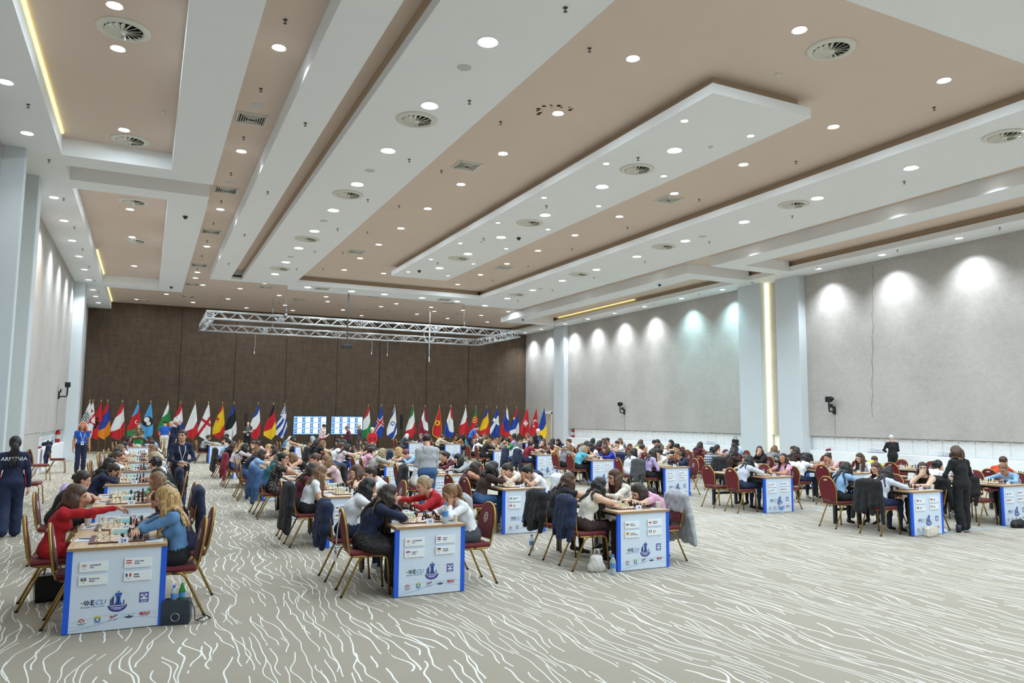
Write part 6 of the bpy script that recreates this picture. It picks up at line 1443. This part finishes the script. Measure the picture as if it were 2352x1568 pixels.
bottle(10.95, 16.4, 0, 'clear bottle on the floor left of the fifth column third table', s=1.1); bottle(12.75, 15.7, 0, 'clear bottle on the floor right of the fourth column third table', s=1.1)
bottle(5.25, 10.05, 0, 'clear water bottle under the front table of the third column', s=1.1); bottle(XL-.12, 34.0, LEDGE, 'clear water bottle on the left ledge', s=1.2)
# bag with two bottles
o = empty('handbag', (.36, 7.92, 0), R(-12), 'blue-grey leather handbag with a metal ring on the floor at the front left table', 'bag')
b = MB(); pl = [(-.115, 0), (.115, 0), (.128, .03), (.122, .20), (.11, .225), (-.11, .225), (-.122, .20), (-.128, .03)]; b.prism(pl, -.055, .055); b.build('bag_body', mat('2b3643', rough=.38, noise=.1, nscale=30, bump=.2), o)
b = MB(); b.prism([(-.118, .09), (.118, .09), (.122, .20), (.11, .23), (-.11, .23), (-.122, .20)], -.064, -.055); b.build('flap', mat('2f3b49', rough=.38, noise=.1, nscale=30, bump=.2), o)
b = MB(); b.tube([(.036*math.cos(t), -.069, .075+.036*math.sin(t)) for t in [i*math.pi/10 for i in range(20)]], .004, 6, closed=True); b.build('metal_ring', mat('c8ccd0', metal=1, rough=.2), o)
b = MB(); b.tube([(.125, 0, .2), (.16, -.01, .12), (.17, -.03, .03), (.24, -.04, .012), (.30, .02, .03), (.26, .05, .05), (.20, .0, .03), (.17, .03, .012)], .009, 6, flat=.5); b.build('strap', mat('17191d', rough=.5), o, True)
bottle(.33, 7.93, .17, 'clear water bottle with a blue cap sticking out of the handbag', s=.85)
bottle(.40, 7.94, .17, 'green water bottle sticking out of the handbag', '1f9a3c', '3fae4a', s=.9)
o = empty('black_tote', (-.80, 9.45, 0), .2, 'black leather tote bag on the floor behind the front left chairs', 'bag')
b = MB(); b.prism([(-.15, 0), (.15, 0), (.17, .27), (-.17, .27)], -.09, .09); b.build('bag_body', mat('15161a', rough=.3), o); b = MB(); b.tube([(-.08, 0, .26), (-.06, 0, .38), (.06, 0, .38), (.08, 0, .26)], .008, 6); b.build('strap', mat('15161a', rough=.3), o)
def softbag(lb, x, y, w_, h_, d_, c, strap=True, name='bag'):
    o = empty(name, (x, y, 0), random.uniform(-.3, .3), lb, 'bag'); s_ = SDF()
    s_.cap((-w_/2, 0, .05), (w_/2, 0, .05), .055, .055, 0, .04); s_.cap((-w_*.35, 0, h_-.03), (w_*.35, 0, h_-.03), .035, .035, 0, .05); s_.ell((0, 0, h_/2), (w_*.6, d_, h_*.5), 0, None, .05)
    v, f, i_ = s_.mesh(.009, .004, (0,)); v[:, 2] = np.maximum(v[:, 2], 0); put('bag_body', mesh_np('bag_body', v, f, None, [mat(c, rough=.55, bump=.2)], True), o)
    if strap: b = MB(); b.tube([(-w_*.3, 0, h_-.02), (-w_*.2, -.02, h_+.09), (w_*.2, -.02, h_+.09), (w_*.3, 0, h_-.02)], .007, 6); b.build('strap', mat(c, rough=.5), o, True)
softbag('small white leather bag with knotted top, third column front table', 5.30, 8.35, .13, .20, .07, 'd9d6d0', name='white_bag')
o = empty('cream_handbag', (12.10, 8.52, 0), .1, 'cream handbag with a flap against the front table of the fourth column', 'bag'); b = MB(); b.rbox(-.13, -.05, 0, .13, .05, .17, .03); b.build('bag_body', mat('ded5c6', rough=.45), o); b = MB(); b.rbox(-.10, -.06, .06, .13, -.048, .175, .01); b.build('flap', mat('e4dccf', rough=.45), o); b = MB(); b.tube([(.13, 0, .14), (.22, -.02, .06), (.26, 0, .01), (.15, .05, .01)], .006, 6); b.build('strap', mat('ded5c6'), o, True)
softbag('black crumpled bag on the floor before the front table of the fifth column', 14.72, 8.6, .26, .14, .10, '121214', False, 'black_bag')
softbag('small black drawstring backpack hanging near the third table of the fourth column', 11.35, 15.3, .2, .26, .08, '16171a', True, 'black_backpack')
b = MB(); b.lathe([(.035, 0), (.045, .13), (.047, .13), (.04, .01)], 16); tag(b.build('travel_mug', mat('2c2742', rough=.5), None, True, (13.05, 8.65, 0)), 'dark purple cup standing on the floor by the blue tape', 'cup')
b = MB(); b.rbox(-.06, -.02, 0, .06, .02, .02, .005); tag(b.build('spectacle_case', mat('6a4438', rough=.5), None, False, (13.2, 8.6, 0)), 'brown spectacle case on the floor beside the purple cup', 'case')
s_ = SDF(); s_.cap((-.12, 0, .02), (.12, .05, .02), .025, .03, 0, .04); s_.cap((0, -.05, .02), (.05, .06, .03), .02, .03, 0, .04); v, f, i_ = s_.mesh(.01, .006, (0,)); v[:, 2] = np.maximum(v[:, 2], 0)
tag(put('plastic_bag', mesh_np('plastic_bag', v, f, None, [mat('e3e6e8', rough=.4)], True), None, (12.78, 8.75, 0)), 'crumpled white plastic bag on the floor by the blue tape', 'bag')
# lanyard badge on the front chair of the second column
o = empty('hanging_badge', (2.52-.22-.30, 8.47, .62), 0, 'white lanyard with printed badge hanging on a chair back, second column', 'badge')
b = MB(); b.tube([(.05, 0, .29), (.01, -.03, .28), (-.02, -.035, .1), (-.03, -.03, -.08)], .008, 6, flat=.3); b.build('ribbon', mat('dfe3e8'), o, True); b = MB(); b.rbox(-.035, -.075, -.26, -.03, .02, -.09, .001); b.build('badge_card', mat('dde4ee', rough=.4), o); b = MB(); b.box(-.0362, -.07, -.17, -.035, .015, -.14); b.box(-.0362, -.045, -.13, -.035, -.012, -.10); b.build('badge_print', mat('4b5590'), o)
# cable tapes
for x0, x1, y, c, lb in ((12.7, 14.7, 8.72, '9fb7c8', 'pale blue cable tape on the carpet between the front tables at right'), (12.7, 14.6, 12.1, 'a9bccb', 'pale blue cable tape between the second tables at right'), (6.4, 11.8, 11.95, 'b8c4c9', 'pale blue cable tape across the wide aisle, nearer one'), (6.4, 11.8, 15.3, 'b8c4c9', 'pale blue cable tape across the wide aisle, farther one'), (.3, 2.5, 21.9, '8b8a84', 'grey cable tape across the left aisle, nearer one'), (.3, 2.5, 25.3, '8fb0b4', 'grey-green cable tape across the left aisle, farther one')):
    b = MB(); b.box(x0, y, 0, x1, y+.05, .004); tag(b.build('cable_tape', mat(c, rough=.6)), lb, 'tape')
